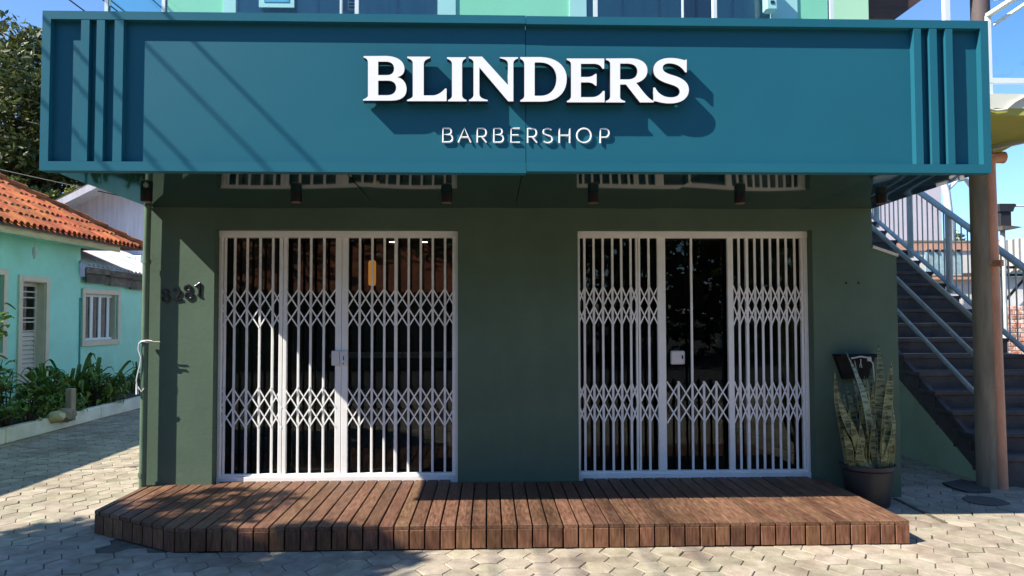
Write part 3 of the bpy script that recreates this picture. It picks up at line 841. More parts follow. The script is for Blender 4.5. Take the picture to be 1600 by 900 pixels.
DG = [('8', [[(270+85*math.cos(a), 440+85*math.sin(a)) for a in [i*math.pi/8 for i in range(17)]], [(290+105*math.cos(a), 640+100*math.sin(a)) for a in [i*math.pi/8 for i in range(17)]]], 42),
      ('2', [[(520,400),(560,345),(640,335),(715,385),(720,460),(650,560),(560,665),(600,680),(700,660),(780,650)]], 46),
      ('8', [[(965+95*math.cos(a), 305+85*math.sin(a)) for a in [i*math.pi/8 for i in range(17)]], [(1005+112*math.cos(a), 535+105*math.sin(a)) for a in [i*math.pi/8 for i in range(17)]]], 46),
      ('1', [[(1195,245),(1260,215),(1325,150),(1350,170),(1330,350),(1320,540)], [(1270,520),(1365,555)]], 46)]
for ch, sts, rr in DG:
    mb = MB()
    for si, st_ in enumerate(sts):
        mb.tube([aY(*ZD(x, y), -.012-.002*si) for x, y in st_], rr/20/FPX*6.6*.9, 8)
    mb.v = [(x, -.001+(y+.001)*.5, z) for x, y, z in mb.v]
    part('digit', mb, pm('glossy_black', (.010,.010,.011), .22, .1, 5, 0), hn, smooth=True, label='black digit %s' % ch)

# ---------------------------------------------------------------- column, brown pipe, stairs
colm = thing('concrete_column', (4.74, .335, 0), 'round weathered concrete column standing at the foot of the stairs', 'column')
part('shaft', MB().lathe([(.098, -.02), (.098, .5), (.096, 1.5), (.094, 3.30)], (4.74, .335, 0), 28), CONC, colm, smooth=True)
part('upper_shaft', MB().lathe([(.085, 3.53), (.085, 6.5)], (4.842, .42, 0), 24), pm('dark_column', (.10,.075,.075), .7, .3, 3, .2, 40), colm, smooth=True)
bp_ = thing('brown_downpipe', (4.80, .265, 0), 'pinkish brown plastic downpipe strapped beside the concrete column', 'drainpipe')
YP = .265
xp = aY(1566.5, 768, YP).x
zt = aY(1560, 248, YP).z
part('pipe', MB().tube([(xp, YP, -.01), (xp-.02, YP, 1.4), (xp-.04, YP, zt-.09)], .050, 16), PINKP, bp_, smooth=True)
part('elbow', MB().tube([(xp-.04, YP, zt-.1), (xp-.04, YP, zt-.03), (xp-.01, YP, zt+.005), (xp+.06, YP, zt+.012), (xp+.10, YP, zt+.012)], [.050, .053, .055, .055, .057], 16), PINKP, bp_, smooth=True)
part('inlet', MB().tube([(xp-.06, YP, zt-.02), (xp-.06, YP, zt+.09)], .045, 14), CONC, bp_, smooth=True)
for py in (246, 412, 478, 610):
    q = aY(1563, py, YP); part('collar', MB().tube([(xp-.01-.035*(q.z/3), YP, q.z), (xp-.01-.035*(q.z/3), YP, q.z+.02)], .0535, 16), PINKP, bp_, smooth=True)
q = aY(1556, 412, .2); part('bracket', MB().cbox(q.x-.02, q.x+.01, .1, YP, q.z-.03, q.z+.03, .005), PINKP, bp_)

st_t = thing('staircase', (5.4, .3, 0), 'dark slate outdoor stairs with a green painted side rising behind the column', 'staircase')
SX0, SX1 = 4.80, 6.25
rise, run, y0s, z0s = .179, .297, .355, .28
nstep = 19
for i in range(nstep):
    zt_ = z0s+i*rise; yf = y0s+i*run
    mb = MB()
    mb.cbox(SX0-.012, SX1+.012, yf-.02, yf+run+.015, zt_-.045, zt_, .006)
    mb.box(SX0, SX1, yf+.0, yf+.05, zt_-rise+(.001 if i else -.12), zt_-.0455)
    mb.box(SX0, SX1, yf+.0505, yf+run+.0, zt_-rise*1.0, zt_-.046)
    part('step', mb, STEPM, st_t)
def stz(y): return .458+(y-.652)*.602
side = MB()
ye = y0s+nstep*run
side.prism([(SX0+.01, y0s+.02, -.03), (SX0+.01, ye, -.03), (SX0+.01, ye, stz(ye)-.33), (SX0+.01, y0s+.02, .05)], (.06, 0, 0))
part('side_wall', side, STAIRG, st_t)
strg = MB()
strg.prism([(SX0+.004, y0s+.01, z0s-rise-.14), (SX0+.004, ye, stz(ye)-rise-.24), (SX0+.004, ye, stz(ye)-.05), (SX0+.004, y0s+.01, z0s-.05)], (.05, 0, 0))
part('stringer', strg, STEPM, st_t)
part('landing', MB().box(3.55, 6.3, ye+.02, ye+1.6, stz(ye)-.15, stz(ye)-.02), STEPM, st_t)
def railing(name, x, offs, ys, label, balus=None, postys=(), prad=.03):
    t = thing(name, (x, ys[0], stz(ys[0])), label, 'railing', 'galvanised stair railings')
    for o_ in offs:
        part('rail', MB().tube([(x, y, stz(y)+o_[0]) for y in ys], o_[1], 12), GALV, t, smooth=True)
    for y in postys:
        part('post', MB().tube([(x, y, stz(y)-.1), (x, y, stz(y)+offs[0][0])], prad, 12), GALV, t, smooth=True)
    if balus:
        y = ys[0]+.05
        hb = offs[0][0]-offs[-1][0]
        bmsh = MB().tube([(0, 0, 0), (0, 0, hb)], .010, 6).mesh('baluster', GALV)
        while y < ys[1]:
            part('baluster', bmsh, None, t, loc=(x, y, stz(y)+offs[-1][0])); y += balus
    return t
ex = lambda px, py, x: aX(px, py, x)
railing('stair_railing', 4.86, ((1.13, .026), (.77, .024), (.385, .024)), (.42, 5.4), 'three tube grey handrail on the column side of the stairs', postys=(.5, 5.3))
def ynear(px, x): return aX(px, 400, x).y
railing('stair_railing', 6.28, ((1.0, .042), (.02, .032)), (-.3, 6.4), 'grey stair railing with upright bars on the far side of the steps', balus=.125, postys=(.05, ynear(1483, 6.28), ynear(1423, 6.28), ynear(1371, 6.28)), prad=.043)

# ---------------------------------------------------------------- balcony at the right
bal = thing('corner_balcony', (4.7, 0, 3.3), 'cream edged balcony corner with a yellow green underside above the column', 'balcony')
yA = -.37
u0 = aY(1550, 180, yA).z; u1 = aY(1550, 147, yA).z
bk1 = aZ(1553, 243, u0); bk2 = aZ(1610, 214, u0)
slab = MB(); poly = [(3.6, yA, u0), (6.5, yA, u0), (6.5, bk2.y-.3, u0), (bk2.x, bk2.y, u0), (bk1.x, bk1.y, u0), (3.6, bk1.y+.3, u0)]
slab.prism(poly, (0, 0, .06)); part('underside', slab, BALU, bal)
sl2 = MB(); sl2.prism([(x, y+(-.01 if y == yA else .01), z+.0605) for x, y, z in poly], (0, 0, u1-u0-.06)); part('edge', sl2, BALC, bal)
part('drip_trim', MB().tube([aY(1540, 168, yA-.02), aY(1556, 173, yA-.02), aY(1572, 171, yA-.02), aY(1585, 160, yA-.02), aY(1603, 150, yA-.02)], .012, 8), BALC, bal, smooth=True)
part('back_beam', MB().bar((bk1.x-.6, bk1.y+.29, u0-.02), (bk2.x, bk2.y+.02, u0-.02), .05, .05, up=(0,0,1)), BALC, bal)
brl = thing('balcony_railing', (4.2, yA, 3.5), 'white railing with glass at the corner balcony beside the sign', 'railing')
zr = aY(1570, 125, yA).z
part('bottom_rail', MB().box(aY(1546, 125, yA).x, 6.5, yA+.01, yA+.05, zr-.022, zr+.022), PALEW, brl)
xpst = aY(1548.5, 80, yA).x; ztop = aY(1548, 22, yA).z
part('post', MB().box(xpst-.016, xpst+.016, yA+.012, yA+.048, u1, ztop), PALEW, brl)
part('hand_rail', MB().bar((xpst, yA+.03, ztop), aX(1590, -6, xpst+.0), .045, .03, up=(0,0,1)), PALEW, brl)
part('hand_rail', MB().bar(aY(1552, 39, yA+.03), aX(1606, 3, aY(1552, 39, yA).x+.12), .022, .022, up=(0,0,1)), PALEW, brl)
part('glass_panel', MB().box(xpst+.03, 6.4, yA+.026, yA+.034, zr+.024, zr+.72), GLASSB if False else glassmat('clear_rail_glass', (.86,.95,.96), 1.45), brl)

# ---------------------------------------------------------------- potted snake plant and wall basin
PX, PY = aZ(1357, 790, 0).x, -.245
PX = aY(1356, 760, PY).x
plant = thing('snake_plant', (PX, PY, 0), 'tall banded snake plant in a black plastic pot beside the deck', 'potted plant')
part('pot', MB().lathe([(.168, .0), (.172, .01), (.205, .30), (.222, .315), (.228, .32), (.228, .352), (.216, .355), (.205, .30)], (PX, PY, 0), 32), POTM, plant, smooth=True)
part('soil', MB().lathe([(.02, .29), (.200, .295), (.1995, .31), (.02, .318)], (PX, PY, 0), 24), SOILM, plant)
def sword(base, tip, w, bow, tw):
    """a stiff pointed leaf: shallow V section, real thickness"""
    base = Vector(base); tip = Vector(tip); d = tip-base; n = 12
    me = bpy.data.meshes.new('leaf'); vs = []; fs = []; ed = []
    sx = Vector((math.cos(tw), math.sin(tw), 0)); nrm = d.normalized().cross(sx).normalized()
    for i in range(n+1):
        u = i/n
        ww = w*(.62+.38*math.sin(min(1, u*1.7)*math.pi/2))*(1-max(0, (u-.55)/.45)**1.9)
        ww = max(ww, .0015)
        c = base+d*u+nrm*(bow*math.sin(math.pi*u))+sx*(.3*bow*math.sin(2.2*u*math.pi))
        a = tw+u*.3; s2 = Vector((math.cos(a), math.sin(a), 0)); n2 = d.normalized().cross(s2).normalized()
        for q, k, e_ in ((-1, .22, 1), (-.82, .15, 0), (0, 0, 0), (.82, .15, 0), (1, .22, 1)):
            vs.append(c+s2*(ww/2*q)-n2*(ww*k)); ed.append(e_)
        for q, k, e_ in ((.8, .15, 0), (0, .0, 0), (-.8, .15, 0)):
            vs.append(c+s2*(ww/2*q)-n2*(ww*k+min(.006, ww*.12))); ed.append(e_)
    for i in range(n):
        for k in range(8):
            l = (k+1) % 8; fs.append((i*8+k, i*8+l, (i+1)*8+l, (i+1)*8+k))
    fs.append(tuple(range(n*8, n*8+8)))
    me.from_pydata([tuple(v) for v in vs], [], fs)
    at = me.attributes.new('edge', 'FLOAT', 'POINT'); at.data.foreach_set('value', [float(e_)*.75 for e_ in ed])
    me.materials.append(SNAKE); sm(me, 60); me.update()
    part('leaf', me, None, plant)
LV = [  # tip px, base px, width px, depth offset
 (1303,578,1322,728,13,-.10),(1322,548,1368,728,20,-.13),(1306,610,1362,728,20,-.19),(1335,560,1352,728,13,.02),(1373,536,1369,728,18,-.02),(1351,587,1346,728,17,-.08),
 (1354,590,1376,728,15,-.05),(1393,565,1376,728,19,-.08),(1394,570,1384,728,15,.04),(1396,635,1374,728,14,-.17),(1391,655,1391,728,15,-.10),(1309,603,1320,728,15,-.03),
 (1326,640,1331,728,17,-.12),(1340,610,1340,728,16,.08),(1364,655,1358,728,15,-.16),(1385,640,1383,728,14,-.15),(1315,640,1326,728,13,.06),(1330,655,1350,728,14,-.17),
 (1369,600,1360,728,13,.10),(1312,620,1336,728,14,-.05),(1358,620,1366,728,16,.0),(1386,600,1370,728,15,.02),(1322,600,1342,728,15,.03),(1347,640,1354,728,14,-.12),(1366,650,1372,728,13,-.13),(1380,590,1380,728,14,.08),(1318,670,1328,728,13,-.14),(1333,590,1348,728,12,-.06),(1360,575,1364,728,12,.05),(1345,660,1338,728,13,-.15),(1378,680,1380,728,12,-.18)]
for tx, ty, bx_, by_, wp, dy in LV:
    b_ = aY(bx_, by_, PY+dy*.8); b_.z = .30
    cdx = (b_.x-PX); 
    rr = math.hypot(b_.x-PX, b_.y-PY)
    if rr > .18: b_.x = PX+(b_.x-PX)*.18/rr; b_.y = PY+(b_.y-PY)*.18/rr
    tp = aY(tx, ty, PY+dy*1.2)
    sword(b_, tp, .84*wp/FPX*6.45, random.uniform(-.045, .045), random.uniform(-.5, .5))
for k in range(14):
    a_ = k*2.4; r_ = .05+.11*((k*7) % 10)/10
    bx0, by0 = PX+r_*math.cos(a_), PY+r_*math.sin(a_)
    sword((bx0, by0, .30), (bx0+random.uniform(-.05, .05)+.25*(bx0-PX), by0+random.uniform(-.04, .04), .62+random.uniform(.1, .52)), random.uniform(.045, .06), random.uniform(-.03, .03), random.uniform(-.4, .4))
wb = thing('wall_basin', (aY(1334, 570, -.1).x, 0, aY(1334, 556, -.1).z), 'small black wall basin with a grey tap behind the snake plant', 'basin')
q0 = aY(1303, 557, -.02); q1 = aY(1364, 557, -.02); zb_ = aY(1330, 592, -.05).z
mb = MB()
mb.prism([(q0.x, -.001, q0.z), (q1.x, -.001, q0.z), (q1.x-.07, -.001, zb_), (q0.x+.07, -.001, zb_)], (0, -.06, 0))
mb2 = MB(); mb2.cbox(q0.x-.01, q1.x+.01, -.16, -.0015, q0.z+.001, q0.z+.022, .006)
part('bowl', mb, BLACKM, wb); part('rim', mb2, BLACKM, wb)
part('tap_arm', MB().tube([aY(1330, 560, -.17), aY(1345, 557, -.17), aY(1357, 559, -.17)], .007, 8), GALV, wb, smooth=True)
q = aY(1358, 561, -.17); part('tap_body', MB().cbox(q.x-.016, q.x+.016, -.185, -.158, q.z-.02, q.z+.02, .005), GALV, wb)
part('hose', MB().tube([aY(1360, 563, -.17), aY(1364, 568, -.17), aY(1365, 580, -.17), aY(1366, 596, -.15)], .006, 8), GALV, wb, smooth=True)
part('chain', MB().tube([aY(1345, 561, -.172), aY(1345, 567, -.172), aY(1343, 573, -.172), aY(1347, 574, -.172), aY(1345, 568.5, -.174)], .004, 6), GALV, wb)
for px in (1322, 1341):
    q = aY(px, 442, 0)
    tag(part('wall_plug', MB().tube([(q.x, .002, q.z), (q.x, -.004, q.z)], .010, 8), BLACKM), 'dark screw hole in the green wall above the plant, %s of two' % ('nearer the gate' if px < 1330 else 'nearer the stairs'), 'screw hole', 'screw holes in the green wall')

# covers in the paving at the right
cv = [aZ(x, y, .004) for x, y in ((1472, 756), (1502, 751), (1530, 756), (1546, 764), (1548, 770), (1512, 770), (1492, 765))]
tag(part('drain_cover', MB().prism(cv, (0, 0, .014)), pm('dark_cover', (.07,.065,.06), .85, .2, 6, .3, 60)), 'flat dark grey drain plate lying at the foot of the column', 'drain cover')
c0 = aZ(1539, 783, 0)
tag(part('manhole_cover', MB().lathe([(.17, -.01), (.17, .007), (.16, .009)], (c0.x, c0.y, 0), 28), pm('worn_iron_cover', (.10,.085,.07), .85, .25, 8, .3, 60)), 'round worn manhole cover in the shaded paving before the stairs', 'manhole cover')
e0, e1 = aZ(1398, 779, .0), aZ(1478, 818, .0)
tag(part('paving_edge', MB().bar((e0.x, e0.y, .0), (e1.x, e1.y, .0), .03, .014, up=(0,0,1)), MORTAR), 'dark strip edging the stair paving right of the deck', None, None, 'structure')

# ================================================================ left: turquoise house
XH = -8.0
house = thing('turquoise_house', (XH, 4, 0), 'turquoise single storey house with terracotta tile roof and cream trim', 'house')
def hy(px): return aX(px, 450, XH).y
def hz(px, py): return aX(px, py, XH).z
yc = hy(125)
def wallpiece(mb, y0, y1, z0, z1): mb.box(XH-.18, XH, y0, y1, z0, z1)
# openings on the long wall: (px0,px1,pytop,pybottom)
dy0, dy1 = hy(28), hy(76); dz1 = hz(50, 431)
wy0, wy1 = hy(128), hy(187); wz1, wz0 = hz(155, 452), hz(157, 539)
vy0, vy1 = hy(-22), hy(10); vz1, vz0 = hz(5, 420), hz(5, 561)
iy = lambda a, b, k: a+(b-a)*k
f_ = .1
mw_ = MB()
d_in = (dy0+f_, dy1-f_, -.05, dz1-f_); v_in = (vy0+f_, vy1-f_, vz0+f_, vz1-f_)
wallpiece(mw_, -2.5, v_in[0], -.1, 3.05)
wallpiece(mw_, v_in[0], v_in[1], -.1, v_in[2]); wallpiece(mw_, v_in[0], v_in[1], v_in[3], 3.05)
wallpiece(mw_, v_in[1], d_in[0], -.1, 3.05)
wallpiece(mw_, d_in[0], d_in[1], d_in[3], 3.05)
wallpiece(mw_, d_in[1], yc, -.1, 3.05)
part('wall', mw_, TURQ, house)
w_in = (wy0+f_*1.3, wy1-f_*1.3, wz0+f_, wz1-f_)
lz = aX(170, 455, XH).z+.2
mw2 = MB(); zl = hz(128, 432)
yE = 15.5
xo = -.012
mw2.box(XH-.18, XH+xo, yc+.001, w_in[0], -.1, zl); mw2.box(XH-.18, XH+xo, w_in[0], w_in[1], -.1, w_in[2])
mw2.box(XH-.18, XH+xo, w_in[0], w_in[1], w_in[3], zl); mw2.box(XH-.18, XH+xo, w_in[1], yE, -.1, zl)
part('annexe_wall', mw2, TURQ, house)
part('end_wall', MB().box(XH-6, XH-.181, yc-.2, yc-.002, zl-.3, 3.05), TURQ, house)
part('room_back', MB().box(XH-1.2, XH-1.1, -2, yE, -.1, 2.4), DARKROOM, house)
# trims
def trim(y0, y1, z0, z1, xf, sill=True, w=f_):
    mb = MB()
    mb.box(XH-.0, xf, y0, y0+w, z0, z1); mb.box(XH-.0, xf, y1-w, y1, z0, z1)
    mb.box(XH-.0, xf+.002, y0+w, y1-w, z1-w, z1)
    if sill: mb.box(XH-.0, xf+.004, y0+w, y1-w, z0, z0+w)
    return mb
GREYW = pm('white_slat_paint', (.60,.56,.47), .6, .06, 5, .05, 40)
# the louvred door, set deep in its opening
door = part('door', trim(dy0, dy1, .02, dz1, XH+.03, False), CREAM, house)
xd = XH-.15
part('reveal', MB().box(XH-.17, XH-.002, d_in[1]-.012, d_in[1]-.001, .0, d_in[3]).box(XH-.17, XH-.002, d_in[0], d_in[1]-.013, d_in[3]-.012, d_in[3]-.001), CREAM, door)
part('door_stile', MB().box(xd-.02, xd+.02, d_in[0], d_in[0]+.05, .02, d_in[3]-.013).box(xd-.02, xd+.02, d_in[1]-.075, d_in[1]-.013, .02, d_in[3]-.013).box(xd-.018, xd+.018, d_in[0]+.05, d_in[1]-.075, d_in[3]-.08, d_in[3]-.0135), GREYW, door)
zmid = aX(45, 517, xd).z
zs = [aX(45, y, xd).z for y in (442, 456, 465, 481, 497, 503, 517)]
for k in range(6):
    part('glass_slat', MB().box(xd-.006, xd+.000, d_in[0]+.05, d_in[1]-.075, zs[k+1]+.012, zs[k]-.012), glassmat('slat_glass', (.28,.30,.30), 1.5) if k == 0 else bpy.data.materials['slat_glass'], door)
    part('slat_bar', MB().box(xd-.012, xd+.020, d_in[0]+.05, d_in[1]-.075, zs[k+1]-.011, zs[k+1]+.011), GREYW, door)
z = zs[-1]-.02; n = 0
while z > .12:
    mb = MB(); h = .072
    mb.prism([(xd+.022, d_in[0]+.05, z-h), (xd+.022, d_in[1]-.075, z-h), (xd-.004, d_in[1]-.075, z), (xd-.004, d_in[0]+.05, z)], (-.012, 0, 0))
    part('louvre_slat', mb, GREYW, door); z -= .078
# sliding window in the annexe
win = part('window', trim(wy0, wy1, wz0, wz1, XH+.03, True), CREAM, house)
xw = XH-.10
part('reveal', MB().box(XH-.178, XH-.014, w_in[1]-.012, w_in[1]-.001, w_in[2]+.001, w_in[3]-.001).box(XH-.178, XH-.014, w_in[0]+.001, w_in[1]-.013, w_in[3]-.010, w_in[3]-.001), CREAM, win)
part('sash_frame', MB().box(xw-.02, xw+.02, w_in[0], w_in[0]+.035, w_in[2], w_in[3]).box(xw-.02, xw+.02, w_in[0]+.035, w_in[1], w_in[3]-.06, w_in[3]-.002).box(xw-.02, xw+.02, w_in[0]+.035, w_in[1], w_in[2]+.002, w_in[2]+.05), PALEW, win)
yws = [aX(x, 490, xw).y for x in (141, 154, 167)]
for yy in yws:
    part('sash_stile', MB().box(xw-.018, xw+.024, yy-.05, yy+.05, w_in[2]+.05, w_in[3]-.06), PALEW, win)
ga = [w_in[0]+.035]+yws
for k in range(3):
    part('pane', MB().box(xw-.004, xw+.003, ga[k]+.03, ga[k+1]-.051, w_in[2]+.05, w_in[3]-.06), GLASSH, win)
part('curtain', MB().box(xw-.16, xw-.15, w_in[0], w_in[1]-.3, w_in[2], w_in[3]-.45), GABLE, win)
# part of another window at the picture's edge
win2 = part('window', trim(vy0, vy1, vz0, vz1, XH+.03, True), CREAM, house)
part('pane', MB().box(xw-.004, xw+.003, v_in[0]+.001, v_in[1]-.001, v_in[2]+.001, v_in[3]-.001), GLASSH, win2)
part('curtain', MB().box(xw-.06, xw-.05, v_in[0]+.001, v_in[1]-.001, v_in[2], v_in[3]), GABLE, win2)
part('wall_conduit', MB().tube([(XH+.012, yc+.02, .1), (XH+.012, yc-.01, 2.0), (XH+.012, yc+.05, zl-.45)], .018, 8), pm('turquoise_conduit', (.05,.36,.36), .6, .05, 5, 0), house, smooth=True)
# roof with fascia and soffit
XE = -7.55
ze = aX(100, 364, XE).z           # top of fascia
zf0 = aX(100, 379, XE).z
yEnd = aX(188, 388, XE).y
part('fascia_board', MB().box(XE-.025, XE-.002, -2.5, yEnd, zf0, ze), FASC, house)
part('eave_soffit', MB().box(XH-.0, XE-.026, -2.5, yEnd-.01, zf0+.03, zf0+.05), TURQ, house)
SL = .60
yHip = aX(214, 388, XE-.1).y
def roofz(x): return ze+.02+(XE+.06-x)*SL
rb = MB()
ridge_x = -10.6
t_ = XE-ridge_x
rb.prism([(XE+.05, -2.6, roofz(XE+.05)-.05), (XE+.05, yHip, roofz(XE+.05)-.05), (ridge_x, yHip-t_, roofz(ridge_x)-.05), (ridge_x, -2.6, roofz(ridge_x)-.05)], (0, 0, -.04))
part('roof_deck', rb, BROWNR, house)
rb2 = MB()
rb2.prism([(XE+.05, yHip, roofz(XE+.05)-.04), (ridge_x, yHip-t_, roofz(ridge_x)-.04), (2*ridge_x-XE-.05, yHip, roofz(XE+.05)-.04)], (0, 0, -.04))
part('rear_roof', rb2, TILE, house)
def tilemesh():
    mb = MB(); vs = []; fs = []; n = 6; Lx = .40
    for i, (u, s0) in enumerate(((0, 1.0), (1, .86))):
        for k in range(n+1):
            a = math.pi*k/n
            r = .067*s0
            vs.append((-u*Lx, -r*math.cos(a), u*Lx*SL+r*.78*math.sin(a)+(.02 if i == 0 else 0)))
        for k in range(n+1):
            a = math.pi*k/n
            r = .057*s0
            vs.append((-u*Lx, -r*math.cos(a), u*Lx*SL+r*.78*math.sin(a)-.004+(.02 if i == 0 else 0)))
    m_ = n+1
    for k in range(n):
        fs.append((k, k+1, 2*m_+k+1, 2*m_+k)); fs.append((m_+k+1, m_+k, 3*m_+k, 3*m_+k+1))
        fs.append((k+1, k, m_+k, m_+k+1))
    # the channel tile beside it
    b0_ = len(vs)
    for u in (0, 1):
        for k in range(5):
            a = math.pi*k/4
            vs.append((-u*Lx, .083-.05*math.cos(a), u*Lx*SL-.048*math.sin(a)+.02))
    for k in range(4): fs.append((b0_+k, b0_+k+1, b0_+5+k+1, b0_+5+k))
    mb.add(vs, fs); me = mb.mesh('roof_tile', TILE, True); return me
tm = tilemesh()
pt_ = .166; ct_ = 0
for r in range(9):
    x = XE+.07-r*.34
    y = 2.6
    while y < yHip-.05-(XE-x):
        if ct_ < 298:
            part('roof_tile', tm, None, house, loc=(x+random.uniform(-.012, .012), y+random.uniform(-.008, .008), roofz(x)-.03+random.uniform(-.004, .006)), rot=(random.uniform(-.03, .03), random.uniform(-.02, .02), random.uniform(-.03, .03)))
            ct_ += 1
        y += pt_
hp = MB()
for k in range(12):
    a = Vector((XE+.04-k*.26, yHip-.02-k*.26, roofz(XE+.04-k*.26)+.0)); b = a+Vector((-.30, -.30, .30*SL))
    hp.tube([a+Vector((0,0,.035)), b+Vector((0,0,.005))], [.085, .07], 8)
part('hip_tiles', hp, TILE, house, smooth=True)
# annexe roof: painted corrugated sheet and a row of mouldy boards under it
xa_ = XH+.16
z_lo = aX(128, 412, xa_).z; z_hi = z_lo+.95
cs = MB(); vs = []; fs = []
yA0, yA1 = yc-.05, 15.6
n = 130
for i in range(n+1):
    y = yA0+(yA1-yA0)*i/n; w_ = .022*math.sin(2*math.pi*(y-yA0)/.177)
    dz = -.018*(y-yA0)
    vs += [(xa_, y, z_lo+w_+dz), (xa_-2.2, y, z_hi+w_+dz)]
for i in range(n): fs.append((2*i, 2*i+2, 2*i+3, 2*i+1))
nn = len(vs); vs2 = [(x, y, z-.008) for x, y, z in vs]
cs.add(vs+vs2, fs+[tuple(i+nn for i in f[::-1]) for f in fs])
part('annexe_roof', cs, WOODW, house, smooth=True)
for k in range(9):
    y0_ = yA0+k*.9; z_ = z_lo-.045-.018*(y0_-yA0)
    part('eave_board', MB().box(xa_-.03, xa_-.005, y0_, y0_+.897, z_-.13+random.uniform(-.02, .02), z_), GUTT, house)
    part('eave_board', MB().box(xa_-.095-random.uniform(0, .02), xa_-.06, y0_+.1, y0_+.985, z_-.32+random.uniform(-.03, .04), z_-.02), GUTT, house)
# chime, air conditioner
q = aX(73, 380, XE-.02)
ch = thing('wind_chime', q, 'small grey pendant hanging from the eave of the turquoise house', 'ornament')
part('string', MB().tube([(q.x-.2, q.y, zf0+.03), (q.x-.2, q.y, aX(73, 389, XE-.22).z)], .004, 5), GALV, ch)
part('drop', MB().tube([(q.x-.2, q.y, aX(73, 389, XE-.22).z), (q.x-.2, q.y+.01, aX(73, 396, XE-.22).z), (q.x-.2, q.y, aX(73, 407, XE-.22).z)], [.03, .045, .02], 8), GALV, ch, smooth=True)
ya = 12.2
def acx(px): return aY(px, 405, ya).x
def acz(py): return aY(205, py, ya).z
ac = thing('air_conditioner', (acx(203), ya, acz(418)), 'white outdoor air conditioner unit above the annexe roof', 'air conditioner')
part('case', MB().cbox(acx(182), acx(221), ya, ya+.4, acz(421), acz(399), .02), PALEW, ac)
cc = (acx(198), ya-.002, acz(410.5)); rr = (acx(208)-acx(187))/2
gr = MB()
for k in range(6):
    r0 = rr*(k+1)/6; gr.tube([(cc[0]+r0*math.cos(a), ya-.012, cc[2]+r0*math.sin(a)) for a in [i*math.pi/12 for i in range(25)]], .007, 4)
part('fan_grille', gr, PALEW, ac)
mb = MB(); mb.prism([(cc[0]+rr*math.cos(i*math.pi/12), ya-.001, cc[2]+rr*math.sin(i*math.pi/12)) for i in range(24)], (0, -.003, 0))
part('fan_recess', mb, pm('grey_recess', (.32,.32,.31), .7, .2, 4, 0), ac)
part('panel_seam', MB().box(acx(211)-.006, acx(211)+.006, ya-.003, ya-.0005, acz(419), acz(401)), GALV, ac)

# ---------------------------------------------------------------- gable house behind
yg = 13.5
gh = thing('gable_house', (-6.5, yg, 0), 'white stained gable house standing behind the turquoise one', 'house')
A = aY(88, 338, yg); B = aY(152, 306, yg); 
slp = (B.z-A.z)/(B.x-A.x)
xap = A.x+4.2; zap = A.z+4.2*slp
gw = MB(); gw.prism([(A.x-.2, yg, -.1), (xap+4.4, yg, -.1), (xap+4.4, yg, A.z-.1), (xap, yg, zap-.02), (A.x-.2, yg, A.z-.1)], (0, 6, 0))
part('wall', gw, GABLE, gh)
for s in (1, -1):
    p0 = Vector((xap, yg-.75, zap+.09)); p1 = Vector((xap-s*4.9, yg-.75, zap+.09-4.9*slp))
    rf = MB(); rf.prism([p0, p1, p1+Vector((0,0,-.10)), p0+Vector((0,0,-.10))], (0, 7, 0)); part('roof', rf, GABLE, gh)
    rt2 = MB(); rt2.prism([p0+Vector((0,-.01,.03)), p1+Vector((0,-.01,.03)), p1+Vector((0,-.01,.003)), p0+Vector((0,-.01,.003))], (0, 7, 0)); part('roof_sheet', rt2, GUTT, gh)
    bb = MB(); bb.prism([p0+Vector((0,-.03,-.02)), p1+Vector((0,-.03,-.02)), p1+Vector((0,-.03,-.20)), p0+Vector((0,-.03,-.20))], (0, .025, 0)); part('barge_board', bb, GABLE, gh)
q = aY(181, 362, yg); part('hook', MB().tube([(q.x, yg, q.z+.05), (q.x, yg-.05, q.z+.05), (q.x, yg-.05, q.z-.08)], .02, 6), BLACKM, gh)

# ---------------------------------------------------------------- planting bed with kerb
XK = -6.30
kb = MB()
ks = [-3, 3.2, 5.55, 8.2, 11, 15]
kerb = part('planter_kerb', MB().box(XK-.02, XK+.1, -3, 15, -.03, .0), CONC)
tag(kerb, 'cream painted kerb between the planting bed and the paving', None, None, 'structure')
KERB = pm('cream_kerb_paint', (.80,.77,.64), .8, .12, 3, .3, 50)
for y0_, y1_ in zip(ks[:-1], ks[1:]):
    part('kerb_stone', MB().cbox(XK-.06, XK+.06, y0_+.005, y1_-.005, .001, .20, .012), KERB, kerb)
tag(part('flower_bed_soil', MB().box(XH+.03, XK-.07, -3, 15, -.03, .14), SOILM), 'dark soil of the planting bed along the house', None, None, 'structure')

def strapleaf(L, w, arch, n=7):
    """arching strap leaf from the origin, along +x"""
    vs = []; fs = []
    for i in range(n+1):
        u = i/n
        x = L*(.75*u+.12*math.sin(u*math.pi)); z = L*arch*math.sin(u*math.pi*.72)*1.1-.12*L*u*u
        ww = w*math.sin(math.pi*min(1, .12+u*.88))**.6*(1-.15*u)
        if i == n: ww = w*.06
        vs += [(x, -ww/2, z+ww*.18), (x, 0, z), (x, ww/2, z+ww*.18)]
    for i in range(n):
        for k in range(2): fs.append((i*3+k, (i+1)*3+k, (i+1)*3+k+1, i*3+k+1))
    m_ = len(vs); vs2 = [(x, y, z-.003) for x, y, z in vs]
    return vs+vs2, fs+[tuple(i+m_ for i in f[::-1]) for f in fs]
def leafmesh(name, L, w, arch, mat):
    v, f = strapleaf(L, w, arch); me = bpy.data.meshes.new(name); me.from_pydata(v, [], f); me.materials.append(mat); me.polygons.foreach_set('use_smooth', [True]*len(f)); me.update(); return me
LM = [leafmesh('leaf', .52, .075, .75, LEAFG), leafmesh('leaf', .46, .085, .5, LEAFL), leafmesh('leaf', .56, .07, .9, LEAFG)]
LML = [leafmesh('leaf', .44, .07, .7, LEAFL), leafmesh('leaf', .36, .07, .45, LEAFL)]
